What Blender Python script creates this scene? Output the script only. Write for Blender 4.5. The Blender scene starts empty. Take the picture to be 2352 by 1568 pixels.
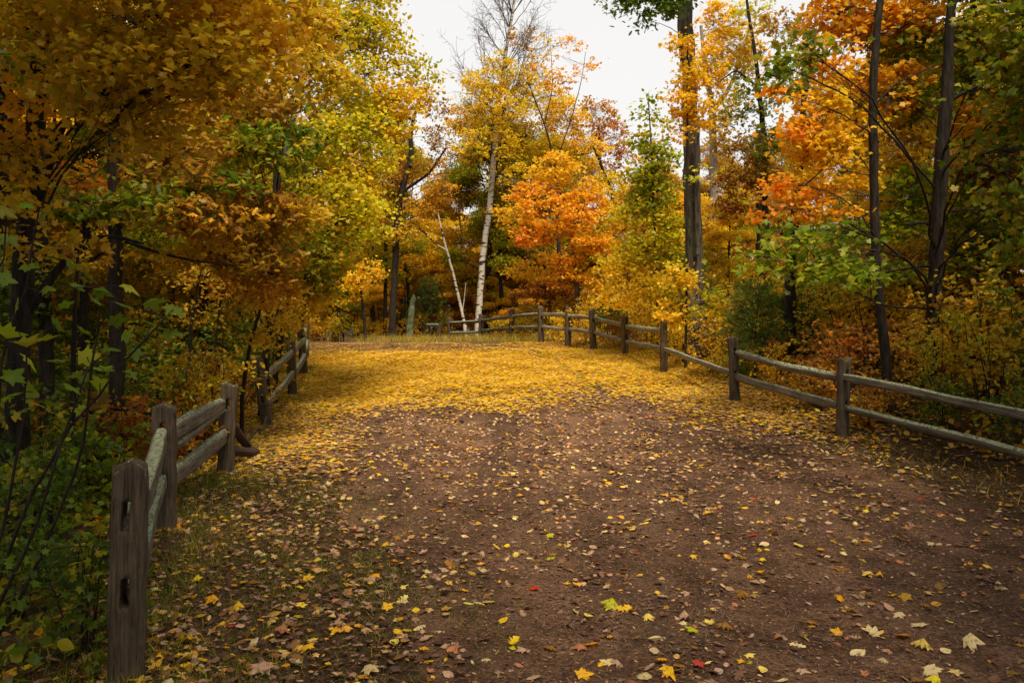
import bpy, math
import numpy as np
from math import radians

rng = np.random.default_rng(11)
F, CX, VH, EYE = 1829.0, 1176.0, 784.0, 1.73      # the lens: pixels of a 2352 px wide picture <-> metres

# ------------------------------------------------------------------ camera, sky, sun, exposure
sc = bpy.context.scene
cam_d = bpy.data.cameras.new("camera")
cam_d.lens = 28.0; cam_d.sensor_width = 36.0
cam_d.clip_start = 0.05; cam_d.clip_end = 2000
cam = bpy.data.objects.new("camera", cam_d)
cam.location = (0, 0, EYE); cam.rotation_euler = (radians(90), 0, 0)
sc.collection.objects.link(cam); sc.camera = cam

SUN_EL, SUN_AZ = 62.0, 163.0                       # veiled sun high behind the viewpoint
w = bpy.data.worlds.new("World"); sc.world = w; w.use_nodes = True
nt = w.node_tree; bg = nt.nodes["Background"]
sky = nt.nodes.new("ShaderNodeTexSky"); sky.sky_type = 'NISHITA'; sky.sun_disc = False
sky.sun_elevation = radians(SUN_EL); sky.sun_rotation = radians(SUN_AZ)
hsv = nt.nodes.new("ShaderNodeHueSaturation"); hsv.inputs["Saturation"].default_value = 0.06
mixs = nt.nodes.new("ShaderNodeMixRGB"); mixs.inputs[0].default_value = 0.82
mixs.inputs[2].default_value = (8.75, 8.65, 8.5, 1)          # even veil of cloud
nt.links.new(sky.outputs[0], hsv.inputs["Color"]); nt.links.new(hsv.outputs[0], mixs.inputs[1])
nt.links.new(mixs.outputs[0], bg.inputs[0]); bg.inputs[1].default_value = 0.098

sd = bpy.data.lights.new("sun", 'SUN'); sd.energy = 5.0; sd.angle = radians(20); sd.color = (1, .86, .62)
sun = bpy.data.objects.new("sun", sd); sc.collection.objects.link(sun)
sun.rotation_euler = (radians(90 - SUN_EL), 0, radians(180 - SUN_AZ))

sc.view_settings.view_transform = 'Standard'; sc.view_settings.look = 'None'
sc.view_settings.exposure = 0.28; sc.view_settings.gamma = 1.0
sc.cycles.use_denoising = True
try:
    sc.cycles.denoising_input_passes = 'RGB_ALBEDO_NORMAL'; sc.cycles.denoising_prefilter = 'ACCURATE'
except Exception: pass
sc.cycles.max_bounces = 6; sc.cycles.diffuse_bounces = 4; sc.cycles.transmission_bounces = 4
sc.cycles.glossy_bounces = 1; sc.cycles.caustics_reflective = False; sc.cycles.caustics_refractive = False

# ------------------------------------------------------------------ materials
def new_mat(name):
    m = bpy.data.materials.new(name); m.use_nodes = True
    t = m.node_tree; t.nodes.clear()
    out = t.nodes.new("ShaderNodeOutputMaterial")
    return m, t, out
def N(t, typ, **kw):
    n = t.nodes.new(typ)
    for k, v in kw.items():
        if k in n.inputs: n.inputs[k].default_value = v
        else: setattr(n, k, v)
    return n
def ramp(t, stops, fac):
    r = t.nodes.new("ShaderNodeValToRGB"); e = r.color_ramp.elements
    while len(e) < len(stops): e.new(0.5)
    for el, (p, c) in zip(e, stops): el.position = p; el.color = (*c, 1) if len(c) == 3 else c
    t.links.new(fac, r.inputs[0]); return r
def coords(t, scale):
    tc = N(t, "ShaderNodeTexCoord"); mp = N(t, "ShaderNodeMapping"); mp.inputs["Scale"].default_value = scale
    t.links.new(tc.outputs["Object"], mp.inputs[0]); return mp.outputs[0]
def noise(t, vec, scale, detail=4, rough=.6, dist=0):
    n = N(t, "ShaderNodeTexNoise"); n.inputs["Scale"].default_value = scale
    n.inputs["Detail"].default_value = detail; n.inputs["Roughness"].default_value = rough
    n.inputs["Distortion"].default_value = dist
    t.links.new(vec, n.inputs["Vector"]); return n.outputs["Fac"]
def mixc(t, fac, a, b, mode='MIX'):
    m = t.nodes.new("ShaderNodeMixRGB"); m.blend_type = mode
    for i, x in ((0, fac), (1, a), (2, b)):
        if isinstance(x, (int, float)): m.inputs[i].default_value = x
        elif isinstance(x, tuple): m.inputs[i].default_value = (*x, 1)
        else: t.links.new(x, m.inputs[i])
    return m.outputs[0]

def leaf_mat(name, transl=.45, spots=False, gloss=.018):
    m, t, out = new_mat(name)
    at = N(t, "ShaderNodeAttribute", attribute_name="leaf")
    col = at.outputs["Color"]
    if spots:
        v = coords(t, (1, 1, 1))
        r = ramp(t, [(.36, (.55, .42, .32)), (.48, (1, 1, 1))], noise(t, v, 42, 3))
        col = mixc(t, 1.0, col, r.outputs[0], 'MULTIPLY')
    d = N(t, "ShaderNodeBsdfDiffuse"); tr = N(t, "ShaderNodeBsdfTranslucent")
    t.links.new(col, d.inputs[0]); t.links.new(col, tr.inputs[0])
    mx = N(t, "ShaderNodeMixShader"); mx.inputs[0].default_value = transl
    t.links.new(d.outputs[0], mx.inputs[1]); t.links.new(tr.outputs[0], mx.inputs[2])
    g = N(t, "ShaderNodeBsdfGlossy"); g.inputs["Roughness"].default_value = .45
    m2 = N(t, "ShaderNodeMixShader"); m2.inputs[0].default_value = gloss
    t.links.new(mx.outputs[0], m2.inputs[1]); t.links.new(g.outputs[0], m2.inputs[2])
    t.links.new(m2.outputs[0], out.inputs[0]); return m

def bark_mat(name, c0, c1, patch=None, scale=(9, 9, 1.6), strength=.6):
    m, t, out = new_mat(name)
    v = coords(t, scale); n1 = noise(t, v, 3, 6, .65)
    r = ramp(t, [(.36, c0), (.66, c1)], n1); col = r.outputs[0]
    if patch:
        n2 = noise(t, coords(t, (1, 1, .6)), 3.2, 5, .7)
        r2 = ramp(t, [(.54, (0, 0, 0)), (.60, (1, 1, 1))], n2)
        col = mixc(t, r2.outputs[0], col, patch)
    b = N(t, "ShaderNodeBump"); b.inputs["Strength"].default_value = strength; b.inputs["Distance"].default_value = .02
    t.links.new(n1, b.inputs["Height"])
    p = N(t, "ShaderNodeBsdfPrincipled"); p.inputs["Roughness"].default_value = .9
    p.inputs["Specular IOR Level"].default_value = .2
    t.links.new(col, p.inputs["Base Color"]); t.links.new(b.outputs[0], p.inputs["Normal"])
    t.links.new(p.outputs[0], out.inputs[0]); return m

def birch_mat(name):
    m, t, out = new_mat(name)
    n1 = noise(t, coords(t, (1.6, 1.6, 6.5)), 1.5, 3, .55, .5)
    r = ramp(t, [(.41, (.015, .012, .01)), (.445, (.46, .42, .37)), (.75, (.60, .57, .52))], n1)
    n2 = noise(t, coords(t, (3, 3, 42)), 2.0, 2, .5)
    r2 = ramp(t, [(.30, (.30, .24, .20)), (.40, (1, 1, 1))], n2)
    c = mixc(t, .8, r.outputs[0], r2.outputs[0], 'MULTIPLY')
    p = N(t, "ShaderNodeBsdfPrincipled"); p.inputs["Roughness"].default_value = .7
    t.links.new(c, p.inputs["Base Color"]); t.links.new(p.outputs[0], out.inputs[0]); return m

def wood_mat(name, lichen, along, base0=(.028, .022, .015), base1=(.17, .135, .095)):
    """weathered split wood; grain runs along the axis; pale green lichen grows on faces that look up"""
    m, t, out = new_mat(name)
    sc_ = [38, 38, 38]; sc_[along] = 1.7
    n1 = noise(t, coords(t, tuple(sc_)), 1.6, 8, .68, .1)
    r = ramp(t, [(.32, base0), (.52, tuple(.5 * (a + b) for a, b in zip(base0, base1))), (.74, base1)], n1)
    n3 = noise(t, coords(t, (1, 1, 1)), 4.0, 4)
    c = mixc(t, .55, r.outputs[0], ramp(t, [(.3, (.45, .42, .38)), (.7, (1.25, 1.15, 1.1))], n3).outputs[0], 'MULTIPLY')
    geo = N(t, "ShaderNodeNewGeometry"); sep = N(t, "ShaderNodeSeparateXYZ")
    t.links.new(geo.outputs["Normal"], sep.inputs[0])
    mr = N(t, "ShaderNodeMapRange"); mr.inputs[1].default_value = .25; mr.inputs[2].default_value = .75
    t.links.new(sep.outputs[2], mr.inputs[0])
    n2 = noise(t, coords(t, (1, 1, 1)), 26, 6, .75)
    ad = N(t, "ShaderNodeMath", operation='MULTIPLY'); t.links.new(mr.outputs[0], ad.inputs[0])
    r2 = ramp(t, [(lichen, (0, 0, 0)), (lichen + .05, (1, 1, 1))], n2)
    t.links.new(r2.outputs[0], ad.inputs[1])
    lc = ramp(t, [(.3, (.20, .24, .13)), (.7, (.46, .52, .36))], noise(t, coords(t, (1, 1, 1)), 60, 3))
    c2 = mixc(t, ad.outputs[0], c, lc.outputs[0])
    hs = N(t, "ShaderNodeMath", operation='ADD'); t.links.new(n1, hs.inputs[0]); t.links.new(ad.outputs[0], hs.inputs[1])
    b = N(t, "ShaderNodeBump"); b.inputs["Strength"].default_value = .8; b.inputs["Distance"].default_value = .008
    t.links.new(hs.outputs[0], b.inputs["Height"])
    p = N(t, "ShaderNodeBsdfPrincipled"); p.inputs["Roughness"].default_value = .92
    p.inputs["Specular IOR Level"].default_value = .15
    t.links.new(c2, p.inputs["Base Color"]); t.links.new(b.outputs[0], p.inputs["Normal"])
    t.links.new(p.outputs[0], out.inputs[0]); return m

def ground_mat(name, stops, fine, bumpd, gravel=False):
    m, t, out = new_mat(name)
    v = coords(t, (1, 1, 1))
    n1 = noise(t, v, fine, 8, .75); r = ramp(t, stops, n1); col = r.outputs[0]
    n2 = noise(t, v, .55, 4); r2 = ramp(t, [(.35, (.70, .68, .66)), (.65, (1.18, 1.14, 1.10))], n2)
    col = mixc(t, 1, col, r2.outputs[0], 'MULTIPLY')
    h = n1
    if gravel:
        n4 = noise(t, coords(t, (1, .16, 1)), 1.5, 3, .5); col = mixc(t, 1, col, ramp(t, [(.36, (.66, .62, .60)), (.60, (1.25, 1.16, 1.10))], n4).outputs[0], 'MULTIPLY')
        n5 = noise(t, v, 2.6, 5, .65); col = mixc(t, 1, col, ramp(t, [(.40, (.60, .56, .54)), (.55, (1.05, 1.03, 1.0))], n5).outputs[0], 'MULTIPLY')
        vo = N(t, "ShaderNodeTexVoronoi"); vo.inputs["Scale"].default_value = 55
        t.links.new(v, vo.inputs["Vector"])
        rr = ramp(t, [(0, (.55, .5, .5)), (.5, (1.0, 1.0, 1.0)), (1, (1.55, 1.5, 1.5))], vo.outputs["Color"])
        col = mixc(t, .75, col, rr.outputs[0], 'MULTIPLY')
        a = N(t, "ShaderNodeMath", operation='SUBTRACT'); t.links.new(n1, a.inputs[0]); t.links.new(vo.outputs["Distance"], a.inputs[1]); h = a.outputs[0]
    b = N(t, "ShaderNodeBump"); b.inputs["Strength"].default_value = .9; b.inputs["Distance"].default_value = bumpd
    t.links.new(h, b.inputs["Height"])
    p = N(t, "ShaderNodeBsdfPrincipled"); p.inputs["Roughness"].default_value = .95
    p.inputs["Specular IOR Level"].default_value = .15
    t.links.new(col, p.inputs["Base Color"]); t.links.new(b.outputs[0], p.inputs["Normal"])
    t.links.new(p.outputs[0], out.inputs[0]); return m

M_LEAF = leaf_mat("tree_leaf", .5)
M_LITTER = leaf_mat("fallen_leaf", .2, True, .02)
M_CARPET = leaf_mat("thin_yellow_fallen_leaf", .42, False, .015)
M_GRASS = leaf_mat("grass_blade", .35, False, .02)
M_NEEDLE = leaf_mat("pine_needle", .25, False, .03)
M_DARK = bark_mat("dark_bark", (.009, .007, .005), (.042, .032, .024))
M_TWIG = bark_mat("twig_bark", (.016, .012, .009), (.05, .037, .028))
M_GREY = bark_mat("grey_furrowed_bark", (.022, .019, .016), (.135, .115, .095), (.10, .12, .065), (7, 7, 1.1), 1.0)
M_PALE = bark_mat("pale_bark", (.16, .14, .12), (.42, .38, .33))
M_MOSS = bark_mat("mossy_bark", (.06, .07, .035), (.16, .18, .10), (.20, .24, .16))
M_BIRCH = birch_mat("birch_bark")
M_POST = wood_mat("weathered_post_wood", .56, 2)
M_RAIL = wood_mat("lichen_rail_wood", .465, 0, (.045, .040, .031), (.31, .28, .225))
M_RAIL2 = wood_mat("heavy_lichen_rail_wood", .42, 0, (.04, .037, .028), (.27, .24, .185))
M_ROT = wood_mat("dark_rotten_wood", .7, 0, (.02, .013, .01), (.075, .05, .038))
M_FLOOR = ground_mat("forest_floor", [(.30, (.018, .012, .007)), (.5, (.060, .038, .018)), (.72, (.13, .080, .030))], 14, .03)
M_PATH = ground_mat("brown_gravel", [(.28, (.046, .027, .017)), (.5, (.120, .075, .050)), (.75, (.25, .168, .118))], 34, .012, True)

# ------------------------------------------------------------------ palettes (real leaf colours, linear)
C = dict(
    Y=(.90, .58, .022), PY=(.88, .66, .14), G=(.82, .49, .02), OL=(.48, .38, .018), O=(.90, .40, .018), RO=(.84, .24, .014),
    GB=(.50, .28, .02), B=(.32, .15, .02), RB=(.30, .09, .018), PK=(.52, .21, .10), YG=(.50, .52, .018), GR=(.15, .23, .010),
    DG=(.055, .10, .010), R=(.62, .03, .015), CR=(.70, .56, .28), TAN=(.52, .33, .22), BR=(.20, .105, .06), DB=(.10, .055, .035), LG=(.15, .22, .02), CY=(.95, .62, .018), PE=(.88, .60, .22))
C = {k: np.array(v) for k, v in C.items()}
PAL = {
    'gold': [('G', 4), ('Y', 3), ('O', 1)], 'yellow': [('Y', 5), ('G', 1.5), ('YG', 1.6)], 'oldgold': [('OL', 4), ('G', 3), ('GB', 1)],
    'yellowgreen': [('Y', 3), ('YG', 3), ('GR', 1.5)], 'lime': [('YG', 4), ('Y', 2)], 'green': [('GR', 5), ('YG', 2), ('DG', 1)],
    'darkgreen': [('DG', 4), ('GR', 3)], 'olive': [('GR', 3), ('OL', 3), ('DG', 1)], 'orange': [('O', 5), ('G', 3), ('RO', .6)],
    'flame': [('RO', 3), ('O', 3)], 'brown': [('B', 4), ('GB', 3), ('OL', 1)], 'rust': [('B', 3), ('RB', 3), ('GB', 2)], 'redbrown': [('RB', 4), ('B', 2), ('RO', 1)],
    'pink': [('PK', 4), ('GB', 2), ('O', 1)], 'ochre': [('GB', 3), ('G', 2), ('OL', 2)], 'orangebrown': [('GB', 3), ('O', 2), ('B', 2)],
    'mixgreen': [('GR', 3), ('YG', 2), ('G', 1)], 'fern': [('YG', 2), ('GB', 2), ('GR', 1)], 'pine': [('DG', 4), ('GR', 3)], 'leafgreen': [('GR', 6), ('OL', 1.5), ('YG', .7), ('DG', 1.5)], 'muted': [('GR', 5), ('OL', 2), ('GB', .8), ('DG', 1.5)],
}
def pick(pal, n, jit=.14):
    p = PAL[pal] if isinstance(pal, str) else pal
    ws = np.array([x[1] for x in p], float); ws /= ws.sum()
    cs = np.array([C[x[0]] for x in p])
    c = cs[rng.choice(len(p), n, p=ws)]
    c2 = cs[rng.choice(len(p), n, p=ws)]; f = rng.random((n, 1)) * .5
    c = c * (1 - f) + c2 * f
    return np.clip(c * (1 + rng.normal(0, jit, (n, 1))) * (1 + rng.normal(0, jit * .4, (n, 3))), .004, .9)

# ------------------------------------------------------------------ mesh plumbing
class MB:
    def __init__(s): s.v = []; s.l = []; s.n = []; s.c = []; s.k = 0
    def add(s, v, loops, sizes, col=None):
        v = np.asarray(v, np.float32).reshape(-1, 3)
        s.v.append(v); s.l.append(np.asarray(loops, np.int32).ravel() + s.k); s.n.append(np.asarray(sizes, np.int32).ravel())
        if col is not None: s.c.append(np.asarray(col, np.float32))
        s.k += len(v)
    def build(s, name, mat, parent=None, smooth=False, origin=None):
        me = bpy.data.meshes.new(name)
        if s.v:
            v = np.concatenate(s.v); l = np.concatenate(s.l); n = np.concatenate(s.n)
            if origin is not None: v = v - np.asarray(origin, np.float32)
            me.vertices.add(len(v)); me.vertices.foreach_set("co", v.astype(np.float32).ravel())
            me.loops.add(len(l)); me.loops.foreach_set("vertex_index", l)
            me.polygons.add(len(n)); st = np.concatenate([[0], np.cumsum(n)[:-1]]).astype(np.int32)
            me.polygons.foreach_set("loop_start", st)
            if smooth: me.polygons.foreach_set("use_smooth", np.ones(len(n), bool))
            me.update(calc_edges=True)
            if s.c:
                c = np.concatenate(s.c); a = me.color_attributes.new("leaf", 'FLOAT_COLOR', 'POINT')
                a.data.foreach_set("color", np.concatenate([c, np.ones((len(c), 1), np.float32)], 1).astype(np.float32).ravel())
        me.materials.append(mat)
        o = bpy.data.objects.new(name, me); sc.collection.objects.link(o)
        if origin is not None and parent is None: o.location = origin
        if parent is not None: o.parent = parent
        return o

def tag(o, label=None, cat=None, group=None, kind=None):
    if label: o["label"] = label
    if cat: o["category"] = cat
    if group: o["group"] = group
    if kind: o["kind"] = kind
    return o
def empty(name, loc, label, cat, group=None):
    o = bpy.data.objects.new(name, None); o.empty_display_size = .2; o.location = loc
    sc.collection.objects.link(o); return tag(o, label, cat, group)
def copy_tree(root, loc, rz=0, s=(1, 1, 1), label=None, group=None):
    r = root.copy(); sc.collection.objects.link(r); r.location = loc; r.rotation_euler = (0, 0, rz); r.scale = s
    if label: r["label"] = label
    if group: r["group"] = group
    for ch in list(root.children):
        c = ch.copy(); sc.collection.objects.link(c); c.parent = r
    return r

def unit(a): return a / (np.linalg.norm(a, axis=-1, keepdims=True) + 1e-9)

# leaf outlines (x, y, z); leaf lies in xy, stem at -y
def _fan(o, fold=.12, curl=.1):
    o = np.array(o, float); z = -fold * np.abs(o[:, 0]) - curl * (o[:, 1] ** 2)
    return np.concatenate([o, z[:, None]], 1)
def mirror(h): return h + [(-x, y) for x, y in reversed(h) if abs(x) > 1e-6]
MAPLE = mirror([(0, -.40), (.10, -.36), (.36, -.38), (.27, -.18), (.58, .10), (.36, .12), (.40, .24), (.20, .20), (.14, .42), (0, .62)])
OAK = mirror([(0, -.55), (.07, -.40), (.24, -.36), (.12, -.20), (.34, -.08), (.14, .04), (.33, .22), (.13, .26), (.20, .44), (0, .58)])
OVATE = mirror([(0, -.5), (.22, -.36), (.36, -.08), (.30, .18), (.12, .42), (0, .55)])
STAR = mirror([(0, -.4), (.34, -.34), (.20, -.08), (.56, .14), (.20, .20), (0, .62)])
DIA = [(0, -.5), (.34, -.02), (0, .55), (-.34, -.02)]
TPL = {}
for k, o in (('maple', MAPLE), ('oak', OAK), ('ovate', OVATE), ('star', STAR)):
    P = np.concatenate([_fan(o), [[0, 0, .03]]]); n = len(o)
    tri = [[i, (i + 1) % n, n] for i in range(n)]
    TPL[k] = (P, np.array(tri))
P = _fan(DIA); TPL['dia'] = (P, np.array([[0, 1, 2], [0, 2, 3]]))
TPL['needle'] = (np.array([[-.03, 0, 0], [.03, 0, 0], [0, 1, 0]]), np.array([[0, 1, 2]]))
P = [(-.04, 0, 0), (.04, 0, 0), (.05, .5, .02), (-.01, .5, .02), (.06, 1, .0)]
TPL['blade'] = (np.array([(-.035, 0, 0), (.035, 0, 0), (.03, .45, .05), (-.03, .45, .05), (0, 1, .25)]), np.array([[0, 1, 2], [0, 2, 3], [3, 2, 4]]))
AREA = dict(maple=.46, oak=.34, ovate=.46, star=.42, dia=.36)

def put_leaves(mb, P, Nn, size, col, tpl, roll=None, dirv=None, jz=1.0):
    """P centres, Nn normals, size scalars"""
    n = len(P)
    if n == 0: return
    T, tri = TPL[tpl]; k = len(T)
    Nn = unit(Nn)
    if dirv is None: dirv = rng.normal(size=(n, 3))
    X = unit(np.cross(dirv, Nn)); Y = np.cross(Nn, X)
    if dirv is not None: pass
    size = np.broadcast_to(size, (n,))
    zz = T[None, :, 2] * (1 + rng.normal(0, jz, (n, 1)))
    V = P[:, None, :] + size[:, None, None] * (T[None, :, 0, None] * X[:, None, :] + T[None, :, 1, None] * Y[:, None, :] + zz[..., None] * Nn[:, None, :])
    loops = (tri[None] + (np.arange(n) * k)[:, None, None]).reshape(-1)
    mb.add(V.reshape(-1, 3), loops, np.full(n * len(tri), 3), np.repeat(col, k, 0))

def tubes(mb, Pts, Rad, sides=5, cap=False):
    """Pts (n,s,3), Rad (n,s)"""
    Pts = np.asarray(Pts, float); Rad = np.asarray(Rad, float)
    n, s, _ = Pts.shape
    if n == 0: return
    T = np.gradient(Pts, axis=1); T = unit(T)
    m = unit(Pts[:, -1] - Pts[:, 0])
    ref = np.where(np.abs(m[:, 2:3]) > .85, np.array([[1., 0, 0]]), np.array([[0, 0, 1.]]))
    U = unit(np.cross(T, ref[:, None, :])); W = np.cross(T, U)
    a = np.arange(sides) * 2 * math.pi / sides
    ring = np.cos(a)[None, None, :, None] * U[:, :, None, :] + np.sin(a)[None, None, :, None] * W[:, :, None, :]
    V = Pts[:, :, None, :] + Rad[:, :, None, None] * ring
    idx = np.arange(n * s * sides).reshape(n, s, sides); j = (np.arange(sides) + 1) % sides
    q = np.stack([idx[:, :-1], idx[:, :-1][..., j], idx[:, 1:][..., j], idx[:, 1:]], -1)
    mb.add(V.reshape(-1, 3), q.reshape(-1), np.full(q.size // 4, 4))

def paths(P0, P1, s, bow, wob):
    """curved paths from P0 to P1; bow = upward arch"""
    P0 = np.atleast_2d(P0); P1 = np.atleast_2d(P1); n = len(P0)
    t = np.linspace(0, 1, s)[None, :, None]
    L = np.linalg.norm(P1 - P0, axis=1)[:, None, None]
    off = rng.normal(0, 1, (n, 1, 3)) * wob * L; off[..., 2] += bow * L[..., 0]
    pts = P0[:, None] * (1 - t) + P1[:, None] * t + np.sin(math.pi * t) * off
    j = rng.normal(0, 1, (n, s, 3)) * wob * .3 * L / s ** .5; j[:, 0] = 0; j[:, -1] = 0
    return pts + j

# ------------------------------------------------------------------ terrain
KY = [-30, 0, 4, 7, 10, 13.4, 16, 19, 22, 25.5, 28, 31, 36, 60, 95, 400]
KL = [-.2, 0, 0, .05, .10, .33, .64, .95, 1.30, 1.64, 1.70, 1.64, 1.50, 1.7, 4.2, 16]
KR = [-.2, 0, .02, .13, .32, .70, 1.05, 1.26, 1.50, 1.66, 1.70, 1.62, 1.50, 1.7, 4.2, 16]
def fence_r(y): return np.interp(y, [-10, 0, 8, 10.9, 13.4, 16.8, 20.7, 22.4, 25.6, 27.8, 30], [6.5, 6.3, 5.4, 4.52, 3.75, 3.2, 2.95, 2.3, .94, 0, -1])
def fence_l(y): return np.interp(y, [-10, 0, 4.1, 7, 9.8, 13.4, 15.5, 19, 30], [-1, -1.2, -1.98, -3.06, -3.53, -4.2, -4.4, -5.1, -7.5])
def gz(x, y):
    x = np.asarray(x, float); y = np.asarray(y, float)
    zl = np.interp(y, KY, KL); zr = np.interp(y, KY, KR)
    t = np.clip((x + 4) / 8, 0, 1); z = zl * (1 - t) + zr * t
    dr = np.maximum(x - np.minimum(fence_r(y), 5.4) - .2, 0)
    fade = np.clip((34 - y) / 10, .25, 1) * np.clip((y - 5) / 5, 0.1, 1)
    z = z + np.minimum(dr * .19, 1.1) * fade + np.clip(dr - 6, 0, 30) * .03 * fade
    dl = np.maximum(fence_l(y) - x - .1, 0)
    z = z - np.minimum(dl * .12, .35) * np.clip((24 - y) / 10, 0, 1)
    z = z + .025 * np.sin(x * 1.7 + y * .6) * np.cos(y * 1.1 - x * .4) + .012 * np.sin(x * 4.1 + 1) * np.sin(y * 3.7)
    return z
def at(u, v, Y): return np.array([(u - CX) / F * Y, Y, EYE - (v - VH) / F * Y])

def grid_mesh(xs, ys):
    X, Y = np.meshgrid(xs, ys); Z = gz(X, Y)
    V = np.stack([X, Y, Z], -1).reshape(-1, 3); nx = len(xs); ny = len(ys)
    i = (np.arange(ny - 1)[:, None] * nx + np.arange(nx - 1)[None]).ravel()
    return V, np.stack([i, i + 1, i + nx + 1, i + nx], 1)
mb = MB()
gx = np.concatenate([[-400, -200, -100, -60], np.arange(-40, -12, 1.), np.arange(-12, 12, .2), np.arange(12, 41, 1.), [60, 100, 200, 400]])
gy = np.concatenate([[-60, -30], np.arange(-20, 0, 1.), np.arange(0, 36, .2), np.arange(36, 80, 2.), [100, 150, 250, 400]])
V, Q = grid_mesh(gx, gy); mb.add(V, Q, np.full(len(Q), 4))
g = mb.build("ground", M_FLOOR, smooth=True); tag(g, "brown forest floor rising gently between the trees", kind="structure")

def path_l(y): return np.interp(y, [-8, 2, 4, 5.5, 7, 10, 14, 19, 22, 24, 26, 28, 29.5], [0, -.1, -.4, -.8, -1.35, -2.5, -3.5, -4.1, -4.8, -7, -12, -16, -16]) + .12 * np.sin(y * 2.3) + .07 * np.sin(y * 5.7)
def path_r(y): return np.interp(y, [-8, 4, 8, 10.9, 13.4, 17, 20, 22.4, 25, 27, 28.5, 29.5], [4.6, 4.5, 4.5, 3.9, 3.15, 2.65, 2.35, 1.75, .5, -.5, -2, -6]) + .08 * np.sin(y * 2.9 + 1) + .05 * np.sin(y * 6.1)
mb = MB(); ys = np.arange(-8, 29.5, .12); nx = 90
t = np.linspace(0, 1, nx)[None]; X = path_l(ys)[:, None] * (1 - t) + path_r(ys)[:, None] * t; Yg = np.repeat(ys[:, None], nx, 1)
Z = gz(X, Yg) + .012 + .006 * np.sin(X * 9) * np.sin(Yg * 7)
Z[:, [0, -1]] -= .03
i = (np.arange(len(ys) - 1)[:, None] * nx + np.arange(nx - 1)[None]).ravel(); Q = np.stack([i, i + 1, i + nx + 1, i + nx], 1)
mb.add(np.stack([X, Yg, Z], -1).reshape(-1, 3), Q, np.full(len(Q), 4))
pth = mb.build("path", M_PATH, smooth=True); tag(pth, "wide brown gravel path climbing to a crest and bending left", kind="structure")

# ------------------------------------------------------------------ fences
def make_post(x, y, top_z, w=.17, d=.15, lean=(0, 0), rz=0, slots=(.46, .85), parent=None, base=None):
    zb = float(gz(x, y)) if base is None else base
    H = top_z - zb; bury = .25
    nx, ny = 9, 7
    zs = np.linspace(-bury, H, 46)
    zc = .5 * (zs[1:] + zs[:-1])
    solid = np.ones((nx - 1 + 1 - 1, ny - 1, len(zc)), bool)          # cells 8 x 6
    for s in slots:
        hh = .068; solid[3:5, :, (zc > s - hh) & (zc < s + hh)] = False
    xs = np.linspace(-w / 2, w / 2, nx); yl = np.linspace(-d / 2, d / 2, ny)
    vid = {}; V = []; Qs = []
    def vi(i, j, k):
        key = (i, j, k)
        if key not in vid: vid[key] = len(V); V.append((xs[i], yl[j], zs[k]))
        return vid[key]
    A, B_, K = solid.shape
    def S(i, j, k): return 0 <= i < A and 0 <= j < B_ and 0 <= k < K and solid[i, j, k]
    for i in range(A):
        for j in range(B_):
            for k in range(K):
                if not solid[i, j, k]: continue
                if not S(i - 1, j, k): Qs.append([vi(i, j, k), vi(i, j, k + 1), vi(i, j + 1, k + 1), vi(i, j + 1, k)])
                if not S(i + 1, j, k): Qs.append([vi(i + 1, j, k), vi(i + 1, j + 1, k), vi(i + 1, j + 1, k + 1), vi(i + 1, j, k + 1)])
                if not S(i, j - 1, k): Qs.append([vi(i, j, k), vi(i + 1, j, k), vi(i + 1, j, k + 1), vi(i, j, k + 1)])
                if not S(i, j + 1, k): Qs.append([vi(i, j + 1, k), vi(i, j + 1, k + 1), vi(i + 1, j + 1, k + 1), vi(i + 1, j + 1, k)])
                if not S(i, j, k - 1): Qs.append([vi(i, j, k), vi(i, j + 1, k), vi(i + 1, j + 1, k), vi(i + 1, j, k)])
                if not S(i, j, k + 1): Qs.append([vi(i, j, k + 1), vi(i + 1, j, k + 1), vi(i + 1, j + 1, k + 1), vi(i, j + 1, k + 1)])
    V = np.array(V); ph = rng.random(8) * 6.28
    # round the corners, check lines, crooked sides
    ax, ay = V[:, 0] / (w / 2), V[:, 1] / (d / 2)
    cor = np.clip(np.abs(ax) + np.abs(ay) - 1.45, 0, 1)
    V[:, 0] -= ax * cor * .022; V[:, 1] -= ay * cor * .022
    groove = .012 * (np.sin(ax * 9 + ph[0] + .8 * np.sin(V[:, 2] * 3)) > .55)
    V[:, 1] -= np.sign(ay) * groove * (np.abs(ay) > .95)
    V[:, 0] += .006 * np.sin(V[:, 2] * 5 + ph[1] + ay * 2) + .004 * np.sin(V[:, 2] * 17 + ph[2])
    V[:, 1] += .006 * np.sin(V[:, 2] * 4 + ph[3] + ax * 2)
    tap = 1 - .06 * np.clip(V[:, 2] / H, 0, 1); V[:, 0] *= tap; V[:, 1] *= tap
    top = V[:, 2] > H - .06
    V[top, 2] += (.018 * np.sin(ax * 3 + ph[4]) + .014 * np.cos(ay * 4 + ph[5]) - .012 * cor * 2)[top] + rng.normal(0, .003, top.sum())
    V += rng.normal(0, .0016, V.shape)
    m = MB(); m.add(V, np.array(Qs), np.full(len(Qs), 4))
    o = m.build("post", M_POST, parent)
    px, py, pz = parent.location if parent else (0, 0, 0)
    o.location = (x - px, y - py, zb - pz); o.rotation_euler = (lean[0], lean[1], rz)
    return o

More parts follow.
